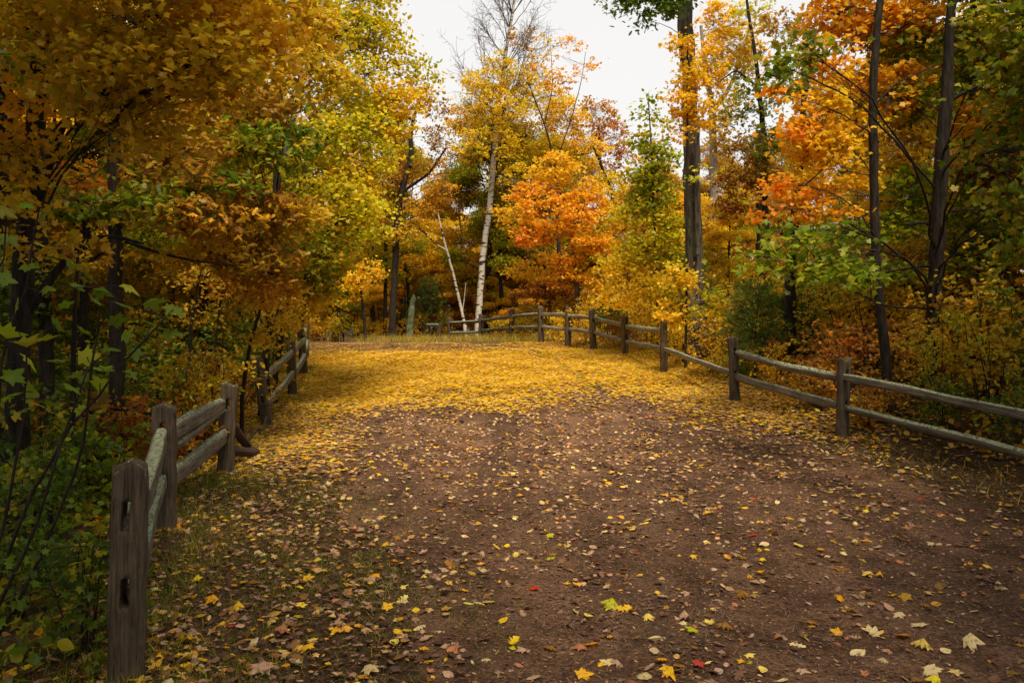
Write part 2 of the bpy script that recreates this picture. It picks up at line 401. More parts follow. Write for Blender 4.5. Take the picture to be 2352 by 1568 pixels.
def make_rail(p0, p1, r=.055, mat=None, sag=.0, parent=None, name="rail", split=False, flat=1.25):
    p0 = np.array(p0, float); p1 = np.array(p1, float); L = np.linalg.norm(p1 - p0)
    s = 64; sides = 22; t = np.linspace(0, 1, s)
    a = np.arange(sides) * 2 * math.pi / sides
    w4 = 4.5; rot = rng.normal(0, .22); prof = (np.abs(np.cos(a - rot)) ** w4 + np.abs(np.sin(a - rot)) ** w4) ** (-1 / w4)
    for _ in range(2):
        q = rng.random() * 6.28; prof = np.minimum(prof, .86 / np.maximum(np.cos(a - q), .3))
    prof = prof * (1 + .045 * rng.normal(size=sides))
    taper = np.clip(np.minimum(t, 1 - t) / .10, 0, 1) * .38 + .62
    wig = .010 * np.sin(t * 4 + rng.random() * 6) + .004 * np.sin(t * 14 + rng.random() * 6)
    R = r * taper * (1 + .05 * np.sin(t * 9 + rng.random() * 6))
    rr = R[:, None] * prof[None] * (1 + rng.normal(0, .02, (s, sides)) + .02 * np.sin(t * 23 + rng.random() * 6)[:, None] + .035 * np.sin(t[:, None] * 11 + rng.random((1, sides)) * 6.28))
    Yl = rr * np.cos(a)[None] * .8 + (.012 * np.sin(t * 4 + rng.random() * 6))[:, None]
    Zl = rr * np.sin(a)[None] * flat + (wig - sag * np.sin(math.pi * t))[:, None]
    Xl = np.repeat((t * L)[:, None], sides, 1) + rng.normal(0, .006, (s, sides)) * ((t < .02) | (t > .98))[:, None]
    V = np.stack([Xl, Yl, Zl], -1).reshape(-1, 3)
    idx = np.arange(s * sides).reshape(s, sides); j = (np.arange(sides) + 1) % sides
    q = np.stack([idx[:-1], idx[:-1][:, j], idx[1:][:, j], idx[1:]], -1).reshape(-1, 4)
    m = MB(); m.add(V, q, np.full(len(q), 4))
    m.add(V[:sides], np.arange(sides)[::-1], [sides]); m.add(V[-sides:], np.arange(sides), [sides])
    if split:        # a splinter strand tearing away underneath
        V2 = V.reshape(s, sides, 3).copy(); V2[..., 2] = V2[..., 2] * .35 - r * 1.1 - .10 * (1 - t)[:, None] * np.clip(t * 6, 0, 1)[:, None]; V2[..., 1] *= .6; V2[..., 1] -= .01
        V2 = V2[3:-2]; ss = len(V2); idx = np.arange(ss * sides).reshape(ss, sides)
        q = np.stack([idx[:-1], idx[:-1][:, j], idx[1:][:, j], idx[1:]], -1).reshape(-1, 4); m.add(V2.reshape(-1, 3), q, np.full(len(q), 4))
        m.add(V2[0], np.arange(sides)[::-1], [sides]); m.add(V2[-1], np.arange(sides), [sides])
    o = m.build(name, mat or M_RAIL, parent)
    d = (p1 - p0) / L
    loc = p0 - (np.array(parent.location) if parent else 0)
    o.location = loc; o.rotation_euler = (0, -math.asin(d[2]), math.atan2(d[1], d[0]))
    return o

def run_fence(root, posts, rails, mats=None):
    """posts: (x, y, top_z, w, lean_x, lean_y, rz)"""
    for p in posts: make_post(p[0], p[1], p[2], p[3], p[3] * .88, (p[4], p[5]), p[6], parent=root, base=p[7] if len(p) > 7 else None)
def P3(x, y, h): return (x, y, float(gz(x, y)) + h)

# left fence, near run (three posts)
lf = [(-1.98, 4.10), (-3.06, 7.0), (-3.53, 9.8)]
r1 = empty("split_rail_fence", (-1.98, 4.1, float(gz(-1.98, 4.1))), "weathered split rail fence with mossy rails nearest on the left, dark slotted post in front", "fence")
run_fence(r1, [(-1.98, 4.10, 1.10, .175, 0, .01, .25), (-3.06, 7.0, 1.165, .21, 0, 0, .3), (-3.53, 9.8, 1.20, .20, .0, .05, .25)], None)
make_rail(P3(-1.972, 4.085, .80), P3(-3.10, 7.08, .84), .070, M_RAIL2, .02, r1, flat=1.1)
make_rail(P3(-1.985, 4.13, .43), P3(-3.09, 7.08, .45), .055, M_RAIL2, .0, r1, flat=1.1)
make_rail(P3(-3.04, 6.9, .82), P3(-3.56, 9.92, .86), .060, M_RAIL, .0, r1, split=True)
make_rail(P3(-3.04, 6.9, .40), P3(-3.56, 9.92, .46), .072, M_RAIL, .0, r1)
# fallen rails between the two runs
a = np.array(P3(-3.53, 9.95, .62)); b = np.array(P3(-3.62, 11.0, .05))
o = make_rail(a, b, .06, M_ROT, 0, None, "fallen_rail"); tag(o, "dark rotten rail leaning from the third left post down to the leaves", "fence rail")
a = np.array(P3(-3.62, 9.95, .24)); b = np.array(P3(-3.42, 10.75, .07))
o = make_rail(a, b, .045, M_ROT, 0, None, "fallen_rail"); tag(o, "short grey broken rail end lying low under the dark leaning rail", "fence rail")
# left fence, far run
r2 = empty("split_rail_fence", (-4.2, 13.4, float(gz(-4.2, 13.4))), "leaning grey split rail fence farther up on the left, half in yellow brush", "fence")
lf2 = [(-4.12, 13.4), (-4.38, 15.9), (-4.95, 19.0), (-5.7, 22.0)]
run_fence(r2, [(-4.12, 13.4, 1.45, .19, 0, -.14, .1), (-4.38, 15.9, 1.73, .18, 0, -.03, .25), (-4.95, 19.0, 2.0, .18, 0, -.08, .3), (-5.7, 22.0, 2.25, .17, 0, .03, .3)], None)
for (x0, y0), (x1, y1) in zip(lf2[:-1], lf2[1:]):
    make_rail(P3(x0 - .02, y0 - .1, .82), P3(x1 - .02, y1 + .1, .84), .062, M_RAIL2, 0, r2); make_rail(P3(x0 + .03, y0 - .1, .42), P3(x1, y1 + .1, .45), .062, M_RAIL2, 0, r2)
# right fence
rf = [(7.6, 3.0), (6.45, 5.3), (5.42, 8.0), (4.52, 10.9), (3.75, 13.4), (3.2, 16.8), (2.95, 20.7), (2.29, 22.4), (1.69, 24.0), (.94, 25.6), (-.015, 27.8), (-1.2, 30.6), (-2.58, 33.0)]
topv = [None, None, None, 825, 775, 730, 727, 710, 706, 704, 710, 722, 730]
r3 = empty("split_rail_fence", (4.52, 10.9, float(gz(4.52, 10.9))), "long lichened split rail fence along the right of the path and across the crest", "fence")
PZ = []
for k, ((x, y), tv) in enumerate(zip(rf, topv)):
    zb = float(gz(x, y)); tz = zb + 1.1 if tv is None else EYE - (tv - VH) / F * y
    if k in (1, 2): tz -= .15
    PZ.append(tz)
    if k < 9: dx, dy = rf[k + 1][0] - x, rf[k + 1][1] - y
    ang = math.atan2(dy, dx) - math.pi / 2
    lean = [0, 0, 0, .03, -.03, 0, -.02, -.04, 0, -.03, .02, 0, 0][k]
    make_post(x, y, tz, .175 if k > 4 else .165, .15, (0, lean), ang + (1.45 if k == 5 else 0), parent=r3, base=zb)
for k in range(len(rf) - 1):
    (x0, y0), (x1, y1) = rf[k], rf[k + 1]
    d = np.array([x1 - x0, y1 - y0]); d = d / np.linalg.norm(d) * .09
    for lev, h in ((0, .25), (1, .645)):
        if k == 4 and lev == 0: continue
        if k == 5 and lev == 0: h = .27
        z0 = PZ[k] - h; z1 = PZ[k + 1] - h
        if k == 4: z0 = PZ[4] - .60; z1 = PZ[5] - .66
        make_rail((x0 - d[0], y0 - d[1], z0 - .02 * lev), (x1 + d[0], y1 + d[1], z1 + .01), [.044, .041][lev] + rng.random() * .008, M_RAIL2 if k in (2, 1) or rng.random() < .25 else M_RAIL, [.0, .05][k == 3 and lev == 0], r3)
# broken end beyond the crest
x, y = -3.05, 33.2
make_post(x, y, EYE - (742 - VH) / F * y, .15, .13, (0, 0), .2, parent=r3, base=float(gz(x, y)))
o = make_rail((-2.6, 32.9, 1.95), (-3.5, 32.6, 1.62), .07, M_ROT, 0, None, "fallen_rail"); tag(o, "broken rail slanting to the ground at the far fence end, beside the birches", "fence rail")
o = make_rail((-3.05, 33.1, 2.42), (-3.6, 33.4, 2.4), .05, M_RAIL, 0, None, "fallen_rail"); tag(o, "short stub rail on the low last post by the broken snag", "fence rail")

# ------------------------------------------------------------------ trees
def leaf_cloud(mb, tips, spread, lpt, size, pal, tpl, up=1.0, flat=.45, droop=0):
    """leaves in little sprays round every tip; colour drifts spray by spray"""
    n = len(tips)
    if n == 0: return
    lp = np.maximum(1, rng.poisson(lpt, n)); idx = np.repeat(np.arange(n), lp); m = len(idx)
    sp = spread * (.6 + rng.random(n) * .8)
    P = tips[idx] + rng.normal(size=(m, 3)) * sp[idx][:, None] * np.array([1, 1, flat]) * .62
    base = pick(pal, n, .10); own = pick(pal, m, .16)
    f = .45 + .3 * rng.random((m, 1)); col = base[idx] * (1 - f) + own * f
    Nn = rng.normal(size=(m, 3)) * .62 + np.array([0, 0, up * .8])
    put_leaves(mb, P, Nn, size * (.6 + .65 * rng.random(m)), col, tpl, jz=1.8)

def ell_points(n, R, shell=.35):
    d = unit(rng.normal(size=(n, 3))); r = (shell + (1 - shell) * rng.random((n, 1))) ** .6
    return d * r * R

def hero(name, label, Y, trunk, clumps, bark=M_DARK, leaf='maple', size=.085, cat="tree", limbs=True, sides=10, base_ground=True, twig=M_TWIG, spread=.22, lpt=16, extra=None, ground=None, stems=None):
    """trunk: [(u,v,width_px)] from base up; clumps: (u,v,ru,rv,Y,palette[,cover])"""
    def world(tr):
        return np.array([at(u, v, Y + dy) for (u, v, wd, dy) in tr])
    tr = [t if len(t) == 4 else (*t, 0) for t in trunk]
    W = world(tr); R = np.array([t[2] / F * Y / 2 for t in tr])
    gzb = float(gz(W[0, 0], W[0, 1])); 
    if base_ground: W = np.vstack([[W[0, 0], W[0, 1], gzb - .15], W]) if W[0, 2] > gzb + .05 else W; 
    if len(W) > len(R): R = np.concatenate([[R[0] * 1.18], R])
    else: W[0, 2] = gzb - .15
    root = empty(name, (W[0, 0], W[0, 1], gzb), label, cat)
    org = np.array(root.location)
    # resample smooth trunk
    cum = np.concatenate([[0], np.cumsum(np.linalg.norm(np.diff(W, axis=0), axis=1))])
    ns = 28; tt = np.linspace(0, cum[-1], ns)
    Pt = np.stack([np.interp(tt, cum, W[:, k]) for k in range(3)], 1)
    for _ in range(2): Pt[1:-1] = .25 * Pt[:-2] + .5 * Pt[1:-1] + .25 * Pt[2:]
    Rt = np.interp(tt, cum, R); Rt[0] *= 1.35; Rt[1] *= 1.1
    Pt[1:-1] += rng.normal(0, .1, (ns - 2, 3)) * Rt[1:-1, None]
    mt = MB(); tubes(mt, Pt[None], Rt[None] * (1 + rng.normal(0, .03, ns))[None], sides)
    for st in (stems or []):
        Wt = np.array([at(u, v, Y + (q[0] if q else 0)) for (u, v, wd, *q) in st]); Rs = np.array([s_[2] / F * Y / 2 for s_ in st])
        c2 = np.linspace(0, 1, 14); cc = np.linspace(0, 1, len(Wt))
        Ps = np.stack([np.interp(c2, cc, Wt[:, k]) for k in range(3)], 1); Ps[1:-1] = .25 * Ps[:-2] + .5 * Ps[1:-1] + .25 * Ps[2:]
        tubes(mt, Ps[None], np.interp(c2, cc, Rs)[None], 8)
    mt.build("trunk", bark, root, True, org)
    br = MB(); lv = MB()
    for cl in clumps:
        u, v, ru, rv, Yc, pal = cl[:6]; cover = cl[6] if len(cl) > 6 else 1.7
        Cc = at(u, v, Yc); Rx = ru * Yc / F; Rz = rv * Yc / F; Ry = max(Rx, Rz) * .8
        Rr = np.array([Rx, Ry, Rz])
        nl = 2.3 * cover * math.pi * Rx * Rz / (size ** 2 * AREA[leaf])
        nt_ = int(max(3, nl / lpt))
        tips = Cc + ell_points(nt_, Rr)
        if limbs:
            hd = np.linalg.norm(Pt[:, :2] - Cc[:2], axis=1); want = Cc[2] - .45 * hd
            k = int(np.argmin(np.abs(Pt[:, 2] - want) + (np.arange(ns) < 5) * 5)); k = min(max(k + int(rng.integers(-1, 4)), 5), ns - 2)
            S = Pt[k]; L = np.linalg.norm(Cc - S)
            r0 = min(Rt[k] * .32, .005 + .0036 * L); r0 = max(r0, .007)
            lp = paths(S, Cc + (Cc - S) / max(L, .1) * Rx * .4, 12, .06, .05)[0]
            tubes(br, lp[None], np.linspace(r0, r0 * .3, 12)[None], 6)
            kk = rng.integers(5, 12, nt_); S2 = lp[kk]
            tubes(br, paths(S2, tips, 5, .05, .06), np.linspace(1, .35, 5)[None] * np.full((nt_, 1), max(.0045, r0 * .22)), 4)
        leaf_cloud(lv, tips, spread, lpt, size, pal, leaf)
    if extra: extra(br, lv, Pt, Rt)
    if br.k: br.build("branches", twig, root, True, org)
    if lv.k: lv.build("crown", M_LEAF, root, False, org)
    return root

# ---- left side
hero("maple_tree", "large dark trunked maple at the left edge spreading dull gold boughs over the corner", 8.0,
     [(38, 1000, 52), (45, 750, 48), (60, 560, 46), (78, 350, 44), (85, 180, 40), (120, -50, 32), (200, -350, 22)],
     [(110, 70, 150, 80, 7.6, 'oldgold', 2.2), (330, 60, 190, 80, 7.0, 'oldgold', 2.2), (520, 50, 150, 80, 7.0, 'gold', 1.6), (250, 190, 190, 70, 6.8, 'oldgold', 2.2),
      (440, 150, 170, 70, 6.6, 'oldgold', 2.2), (600, 130, 110, 60, 7.2, 'gold', 1.6), (340, 290, 90, 55, 7.0, 'oldgold', 2), (50, 360, 70, 60, 7.4, 'ochre', 1.6), (60, 240, 60, 60, 7.4, 'orange', 1.4),
      (150, -140, 260, 120, 7, 'oldgold', 1.6), (500, -140, 260, 110, 6.5, 'oldgold', 1.6), (200, -420, 400, 150, 6, 'oldgold', 1.4), (40, 480, 70, 30, 7, 'oldgold', 1.5), (120, 560, 90, 30, 7, 'ochre', 1.3)],  # boughs above the frame are added for the shade they cast
     spread=.30, size=.082, stems=[[(40, 760, 24), (80, 690, 22), (140, 610, 18), (190, 550, 14), (260, 540, 8), (330, 560, 5)], [(88, 480, 16), (130, 330, 14), (165, 250, 10), (180, 200, 8)],
            [(85, 200, 18), (30, 260, 14), (-60, 330, 10)], [(100, 190, 14), (250, 150, 10), (420, 80, 6), (520, 20, 4)]])
hero("maple_tree", "slim dark tree standing just behind the big maple at the left edge", 10.5,
     [(110, 960, 34), (105, 750, 32), (95, 560, 30), (90, 300, 26), (80, 50, 20)],
     [(180, 420, 110, 50, 12, 'flame', 1.2), (80, 620, 110, 50, 10.5, 'olive', 1.4), (200, 220, 90, 40, 12.5, 'flame', 1.2), (20, 700, 80, 70, 10, 'darkgreen', 1.4)])
hero("oak_tree", "straight dark trunk of a tree among green and brown boughs left of the fence", 10.0,
     [(270, 900, 34), (267, 700, 32), (264, 500, 30), (262, 320, 27), (262, 100, 22), (262, -150, 16)],
     [(300, 370, 90, 45, 10.5, 'muted', 1.5), (400, 400, 110, 50, 9.8, 'brown', 1.6), (350, 480, 130, 45, 9.5, 'muted', 1.8), (500, 420, 90, 45, 10, 'muted', 1.7), (200, 470, 90, 35, 9.8, 'muted', 1.3),
      (480, 500, 110, 40, 9.7, 'orangebrown', 1.7), (160, 430, 70, 40, 10, 'brown', 1.2), (440, 340, 100, 40, 10, 'brown', 1.5), (300, 270, 100, 40, 10.4, 'ochre', 1.4)], leaf='oak', size=.11,
     stems=[[(265, 545, 10), (360, 580, 7), (450, 600, 5), (560, 610, 4)]])
hero("oak_tree", "rust and amber oak with layered boughs hanging above the left fence", 14.0,
     [(600, 960, 19), (612, 800, 19), (625, 600, 18), (636, 400, 17), (640, 200, 16), (650, 0, 13), (655, -150, 9)],
     [(640, 50, 110, 70, 11.5, 'ochre', 1.6), (720, 80, 80, 80, 12, 'oldgold', 1.4), (700, 190, 100, 70, 11.5, 'oldgold', 1.5), (570, 250, 110, 60, 11, 'brown', 1.7), (640, 330, 110, 60, 11, 'leafgreen', 1.5),
      (560, 340, 90, 50, 10.5, 'olive', 1.5), (600, 470, 110, 35, 11, 'rust', 2), (660, 500, 70, 50, 11, 'ochre', 1.8), (540, 540, 130, 45, 11, 'brown', 1.8), (470, 600, 120, 40, 10.5, 'ochre', 1.6), (580, 600, 110, 45, 11, 'brown', 1.8),
      (620, 660, 90, 40, 11.5, 'orangebrown', 1.4)], leaf='oak', size=.11)
hero("dead_sapling", "thin dark leaning stem between the left edge trees and the fence", 9.0, [(165, 1000, 14), (168, 850, 12), (172, 700, 9), (180, 560, 6)], [(190, 600, 60, 30, 9, 'ochre', .7)], sides=7)
hero("aspen_tree", "tall pale stemmed aspen with yellow and green leaves left of the sky gap", 16.0,
     [(606, 860, 15), (620, 600, 14), (645, 400, 12), (665, 300, 11), (695, 190, 9), (740, 20, 7), (770, -120, 5)],
     [(850, 10, 60, 45, 16, 'yellowgreen', 1.4), (870, 90, 65, 50, 16, 'yellowgreen', 1.7), (930, 150, 50, 35, 16, 'yellowgreen', 1.3), (985, 185, 38, 25, 16, 'lime', 1.1), (960, 230, 40, 30, 16, 'yellow', 1.2), (800, 80, 80, 80, 16, 'yellowgreen', 1.5), (740, 40, 80, 70, 16.5, 'lime', 1.6), (820, 190, 90, 55, 15.5, 'lime', 1.5),
      (900, 230, 60, 45, 15.5, 'yellow', 1.5), (740, 230, 80, 60, 15.5, 'lime', 1.4), (870, 280, 60, 40, 15.5, 'lime', 1.7), (930, 280, 35, 35, 15.5, 'yellow', 1.2), (760, 330, 90, 60, 15, 'lime', 1.8), (850, 310, 70, 50, 15, 'yellowgreen', 1.4), (700, 420, 90, 50, 15, 'mixgreen', 1.6), (860, 380, 50, 55, 15, 'lime', 1.6), (800, 420, 70, 50, 15, 'yellow', 1.8)],
     bark=M_PALE, leaf='ovate', size=.085, stems=[[(660, 310, 8), (720, 280, 6), (800, 220, 4), (850, 160, 3)], [(640, 420, 8), (700, 390, 5), (760, 350, 3)]])
hero("maple_tree", "bright yellow low boughed maple beside the upper left path edge", 15.0,
     [(632, 860, 12), (660, 700, 11), (700, 560, 10), (745, 430, 7)],
     [(790, 450, 85, 45, 14.5, 'yellowgreen', 1.8), (840, 480, 50, 35, 14, 'lime', 1.8), (770, 520, 90, 40, 14.5, 'yellowgreen', 1.8), (860, 540, 35, 22, 14, 'lime', 1.5), (740, 590, 80, 45, 14.5, 'mixgreen', 1.6), (700, 640, 80, 50, 14.5, 'olive', 1.5), (660, 560, 70, 50, 14, 'olive', 1.5), (740, 670, 60, 40, 15, 'oldgold', 1.5), (690, 730, 60, 35, 15, 'oldgold', 1.4)])
for us, Ys, cl in (([(430, 880, 9), (440, 740, 8), (462, 610, 5)], 12.5, 'ochre'), ([(556, 905, 10), (575, 790, 9), (612, 660, 5)], 12.2, 'ochre'), ([(618, 900, 8), (612, 800, 7), (645, 690, 4)], 13.5, 'oldgold'), ([(492, 830, 6), (505, 700, 5), (520, 620, 3)], 13.5, 'orangebrown'), ([(690, 780, 7), (700, 700, 6), (712, 640, 4)], 19, 'muted')):
    hero("maple_sapling", {430: "thin dark sapling nearest the straight dark trunk, leaning slightly", 556: "thin sapling leaning toward the path above the third left post", 618: "slender sapling just behind the leaning left fence post", 492: "spindly orange brown sapling between two thin leaning saplings", 690: "thin sapling behind the last post of the upper left fence"}[us[0][0]], Ys, us,
         [(us[2][0], us[2][1] + 20, 50, 35, Ys, cl, .9), (us[1][0] + 20, us[1][1] - 20, 45, 30, Ys, cl, .6)], leaf='ovate', size=.07, sides=7)
# ---- middle
hero("oak_tree", "crooked dark oak with sparse brown leaves left of the birches", 31,
     [(900, 778, 18), (906, 640, 15), (912, 500, 14), (922, 430, 14), (948, 360, 12), (940, 300, 9), (962, 235, 6)],
     [(940, 225, 55, 35, 31, 'brown', .9), (1005, 320, 40, 35, 31, 'brown', .9), (900, 290, 45, 55, 31, 'rust', 1.1), (985, 385, 45, 25, 31, 'brown', .9), (890, 400, 55, 45, 31, 'rust', 1.2), (965, 470, 50, 30, 31, 'orangebrown', 1), (1010, 440, 40, 35, 31, 'orangebrown', 1.1), (870, 480, 50, 45, 31, 'orangebrown', 1.1), (1000, 250, 35, 30, 31, 'brown', .6), (940, 540, 60, 30, 31, 'ochre', 1)],
     leaf='dia', size=.12, stems=[[(925, 440, 8), (985, 400, 6), (1025, 340, 4)], [(915, 520, 6), (960, 520, 4), (1000, 560, 3)]])
hero("slim_tree", "thin dark trunk just left of the crooked oak", 33, [(884, 778, 10), (885, 700, 9), (886, 560, 8), (880, 420, 6)], [(880, 620, 50, 40, 33, 'mixgreen', 1.1), (850, 560, 50, 40, 33, 'yellowgreen', 1.2)], leaf='dia', size=.12)
hero("slim_tree", "small golden tree on a thin leaning trunk at the left end of the crest", 30, [(840, 780, 8), (835, 720, 8), (828, 660, 5)], [(825, 650, 45, 25, 30, 'gold', 1.5), (850, 620, 40, 25, 30, 'gold', 1.2), (790, 680, 40, 25, 30, 'yellow', 1.2)], leaf='dia', size=.12)
hero("broken_snag", "mossy grey broken trunk stump standing between the oak and the thin birch", 32, [(940, 778, 19), (943, 740, 16), (946, 700, 13), (950, 682, 9), (951, 676, 3)], [], bark=M_MOSS, cat="dead tree")

def bare_crown(br, lv, Pt, Rt):
    ns = len(Pt); n = 64; k = rng.integers(13, ns - 1, n); S = Pt[k]
    out = rng.normal(0, 1, (n, 3)) * np.array([1, .8, 0]); out = unit(out)
    L = (1.6 + rng.random(n) * 2.1) * np.interp(k, [14, ns], [1, .75])
    T = S + out * L[:, None] * .62 + np.array([0, 0, 1]) * L[:, None] * .95
    lp = paths(S, T, 9, -.05, .05); tubes(br, lp, np.linspace(1, .3, 9)[None] * np.full((n, 1), .022), 5)
    m = n * 13; a = rng.integers(0, n, m); b = rng.integers(3, 9, m); S2 = lp[a, b]
    d = unit(out[a] * .7 + rng.normal(0, .5, (m, 3)) + np.array([0, 0, .8])); T2 = S2 + d * (.35 + .7 * rng.random((m, 1)))
    l2 = paths(S2, T2, 6, -.03, .07); tubes(br, l2, np.linspace(1, .4, 6)[None] * np.full((m, 1), .009), 4)
    m2 = m * 4; a = rng.integers(0, m, m2); b = rng.integers(1, 6, m2); S3 = l2[a, b]
    T3 = S3 + unit(d[a] + rng.normal(0, .8, (m2, 3)) - np.array([0, 0, .3])) * (.12 + .3 * rng.random((m2, 1)))
    tubes(br, paths(S3, T3, 4, -.05, .08), np.linspace(1, .6, 4)[None] * np.full((m2, 1), .0055), 3)
hero("birch_tree", "tall white birch with black marks and a bare twiggy top rising into the sky", 34.2,
     [(1096, 776, 15), (1100, 700, 14.5), (1104, 640, 14), (1112, 560, 14), (1127, 450, 13), (1136, 350, 12), (1141, 270, 11), (1152, 180, 9), (1166, 90, 8), (1182, 0, 6), (1195, -100, 4)], [], bark=M_BIRCH, sides=14, extra=bare_crown, twig=bark_mat("birch_twig", (.07, .05, .045), (.22, .18, .16)))
hero("birch_tree", "thin white birch leaning left of the tall birch, forked near its foot", 34.6,
     [(1072, 776, 8), (1066, 740, 7.5), (1055, 690, 7), (1040, 625, 6), (1022, 560, 5), (1010, 510, 4), (1006, 488, 3)], [], bark=M_BIRCH, sides=10,
     stems=[[(1086, 775, 3.5), (1072, 752, 3), (1060, 730, 2.5), (1066, 690, 2), (1070, 650, 1.5)], [(1026, 575, 3), (1000, 560, 2), (985, 545, 1.5)]])
hero("maple_tree", "yellow leaved maple with a grey trunk close behind the tall birch", 37,
     [(1118, 778, 14), (1120, 680, 12), (1122, 600, 12), (1134, 470, 11), (1146, 350, 8), (1160, 230, 5), (1165, 170, 3)],
     [(1095, 310, 40, 45, 33, 'yellow', 1.1), (1165, 330, 35, 45, 33, 'yellow', 1.0), (1175, 400, 40, 30, 33, 'yellow', .9), (1110, 190, 50, 35, 33, 'yellow', 1.2), (1060, 280, 45, 40, 35.5, 'gold', 1.2), (1050, 370, 45, 40, 37, 'ochre', 1.2), (1030, 470, 50, 45, 38, 'orangebrown', 1.2), (1060, 560, 55, 50, 38, 'gold', 1.2), (1070, 650, 60, 50, 38, 'yellow', 1.2), (1145, 150, 42, 30, 33, 'yellow', 1.0), (1190, 185, 50, 35, 33.4, 'yellow', 1.1), (1095, 225, 55, 40, 33, 'yellow', 1.1), (1155, 250, 75, 42, 33, 'yellow', 1.3), (1245, 235, 75, 45, 36.5, 'yellow', 1.2), (1090, 300, 55, 40, 36, 'oldgold', 1.1), (1205, 320, 90, 45, 35.5, 'yellow', 1.5), (1090, 350, 50, 30, 33, 'yellow', .8),
      (1130, 375, 70, 30, 37, 'oldgold', 1.2), (1250, 385, 65, 45, 36.5, 'gold', 1.3), (1185, 440, 60, 35, 36.5, 'gold', 1.1), (1075, 440, 45, 35, 37, 'olive', 1.0), (1110, 470, 50, 30, 36.5, 'olive', .9), (1160, 530, 60, 40, 37, 'olive', 1.0)], leaf='dia', size=.13,
     stems=[[(1122, 560, 6), (1150, 520, 5), (1200, 560, 3)], [(1122, 600, 5), (1170, 560, 4), (1230, 620, 3)]])
hero("slim_tree", "sparse amber topped tree reaching up to the right of the bare birch crown", 34,
     [(1290, 778, 12), (1284, 560, 10), (1276, 380, 6), (1250, 280, 3.5), (1215, 200, 2.5), (1200, 110, 1.2)],
     [(1200, 90, 35, 30, 34, 'orangebrown', .6), (1250, 115, 40, 35, 34, 'gold', .4), (1315, 105, 30, 30, 34, 'orange', .55), (1345, 160, 25, 30, 34, 'orange', .55), (1235, 175, 45, 35, 34, 'gold', .9), (1290, 190, 40, 30, 34, 'orange', .55)], leaf='dia', size=.13,
     stems=[[(1275, 380, 3), (1310, 280, 2.2), (1335, 190, 1.6), (1345, 120, 1)], [(1250, 290, 2.5), (1270, 200, 1.8), (1265, 110, 1)]])
hero("oak_tree", "dusky pink topped oak just left of the bright sky opening", 40,
     [(1390, 778, 14), (1388, 600, 12), (1380, 420, 9), (1375, 290, 5)],
     [(1370, 262, 50, 38, 40, 'orangebrown', 1.2), (1405, 320, 50, 45, 40, 'pink', 1.1), (1440, 362, 35, 22, 40, 'pink', 1), (1330, 330, 55, 45, 40, 'orangebrown', 1.2), (1370, 400, 60, 35, 40, 'pink', 1.1)], leaf='dia', size=.14)
hero("maple_tree", "deep yellow maple behind the orange one right of centre", 36,
     [(1425, 778, 12), (1424, 600, 11), (1410, 450, 8), (1360, 330, 5)],
     [(1295, 275, 60, 45, 36, 'gold', 1.3), (1345, 350, 60, 40, 36, 'gold', 1.2), (1400, 440, 55, 50, 36, 'yellow', 1.3), (1440, 480, 55, 50, 36, 'yellow', 1.5), (1500, 420, 60, 70, 36, 'yellow', 1.5), (1530, 560, 60, 60, 36, 'yellow', 1.6), (1560, 470, 40, 60, 36, 'yellowgreen', 1.2), (1380, 520, 60, 50, 36, 'yellowgreen', 1.2), (1430, 590, 60, 40, 35, 'yellow', 1.3)], leaf='dia', size=.13)
hero("maple_tree", "brilliant orange maple glowing above the fence right of centre", 27,
     [(1335, 778, 13), (1326, 680, 12), (1318, 560, 11), (1300, 480, 9), (1285, 430, 6)],
     [(1270, 390, 60, 40, 27, 'gold', 1.8), (1225, 460, 60, 40, 27, 'orange', 1.6), (1340, 470, 50, 45, 27, 'orange', 1.6), (1380, 560, 40, 30, 27, 'orange', 1.4), (1265, 490, 80, 45, 26.5, 'orange', 1.5), (1320, 510, 55, 35, 26.5, 'orange', 1.4), (1220, 545, 60, 22, 26.5, 'flame', 1.5), (1350, 560, 55, 18, 26.5, 'orange', 1.6), (1290, 600, 50, 25, 27, 'orange', 1.5), (1300, 640, 55, 25, 27, 'orange', 1.8), (1355, 440, 35, 30, 27, 'gold', 1.2), (1400, 500, 45, 40, 28, 'gold', 1.3), (1180, 500, 45, 35, 28, 'gold', 1.2), (1210, 620, 50, 30, 28, 'gold', 1.3), (1380, 640, 50, 30, 27, 'gold', 1.3)],
     bark=M_GREY, leaf='star', size=.12)
hero("maple_sapling", "red brown leaved sapling low behind the fence right of the birch", 30, [(1260, 778, 6), (1262, 720, 5), (1265, 660, 3)], [(1250, 670, 50, 28, 29, 'redbrown', 2), (1300, 690, 45, 28, 29, 'redbrown', 1.8), (1235, 720, 40, 25, 29, 'rust', 1.4), (1300, 740, 40, 20, 29, 'redbrown', 1.2)], leaf='dia', size=.11)
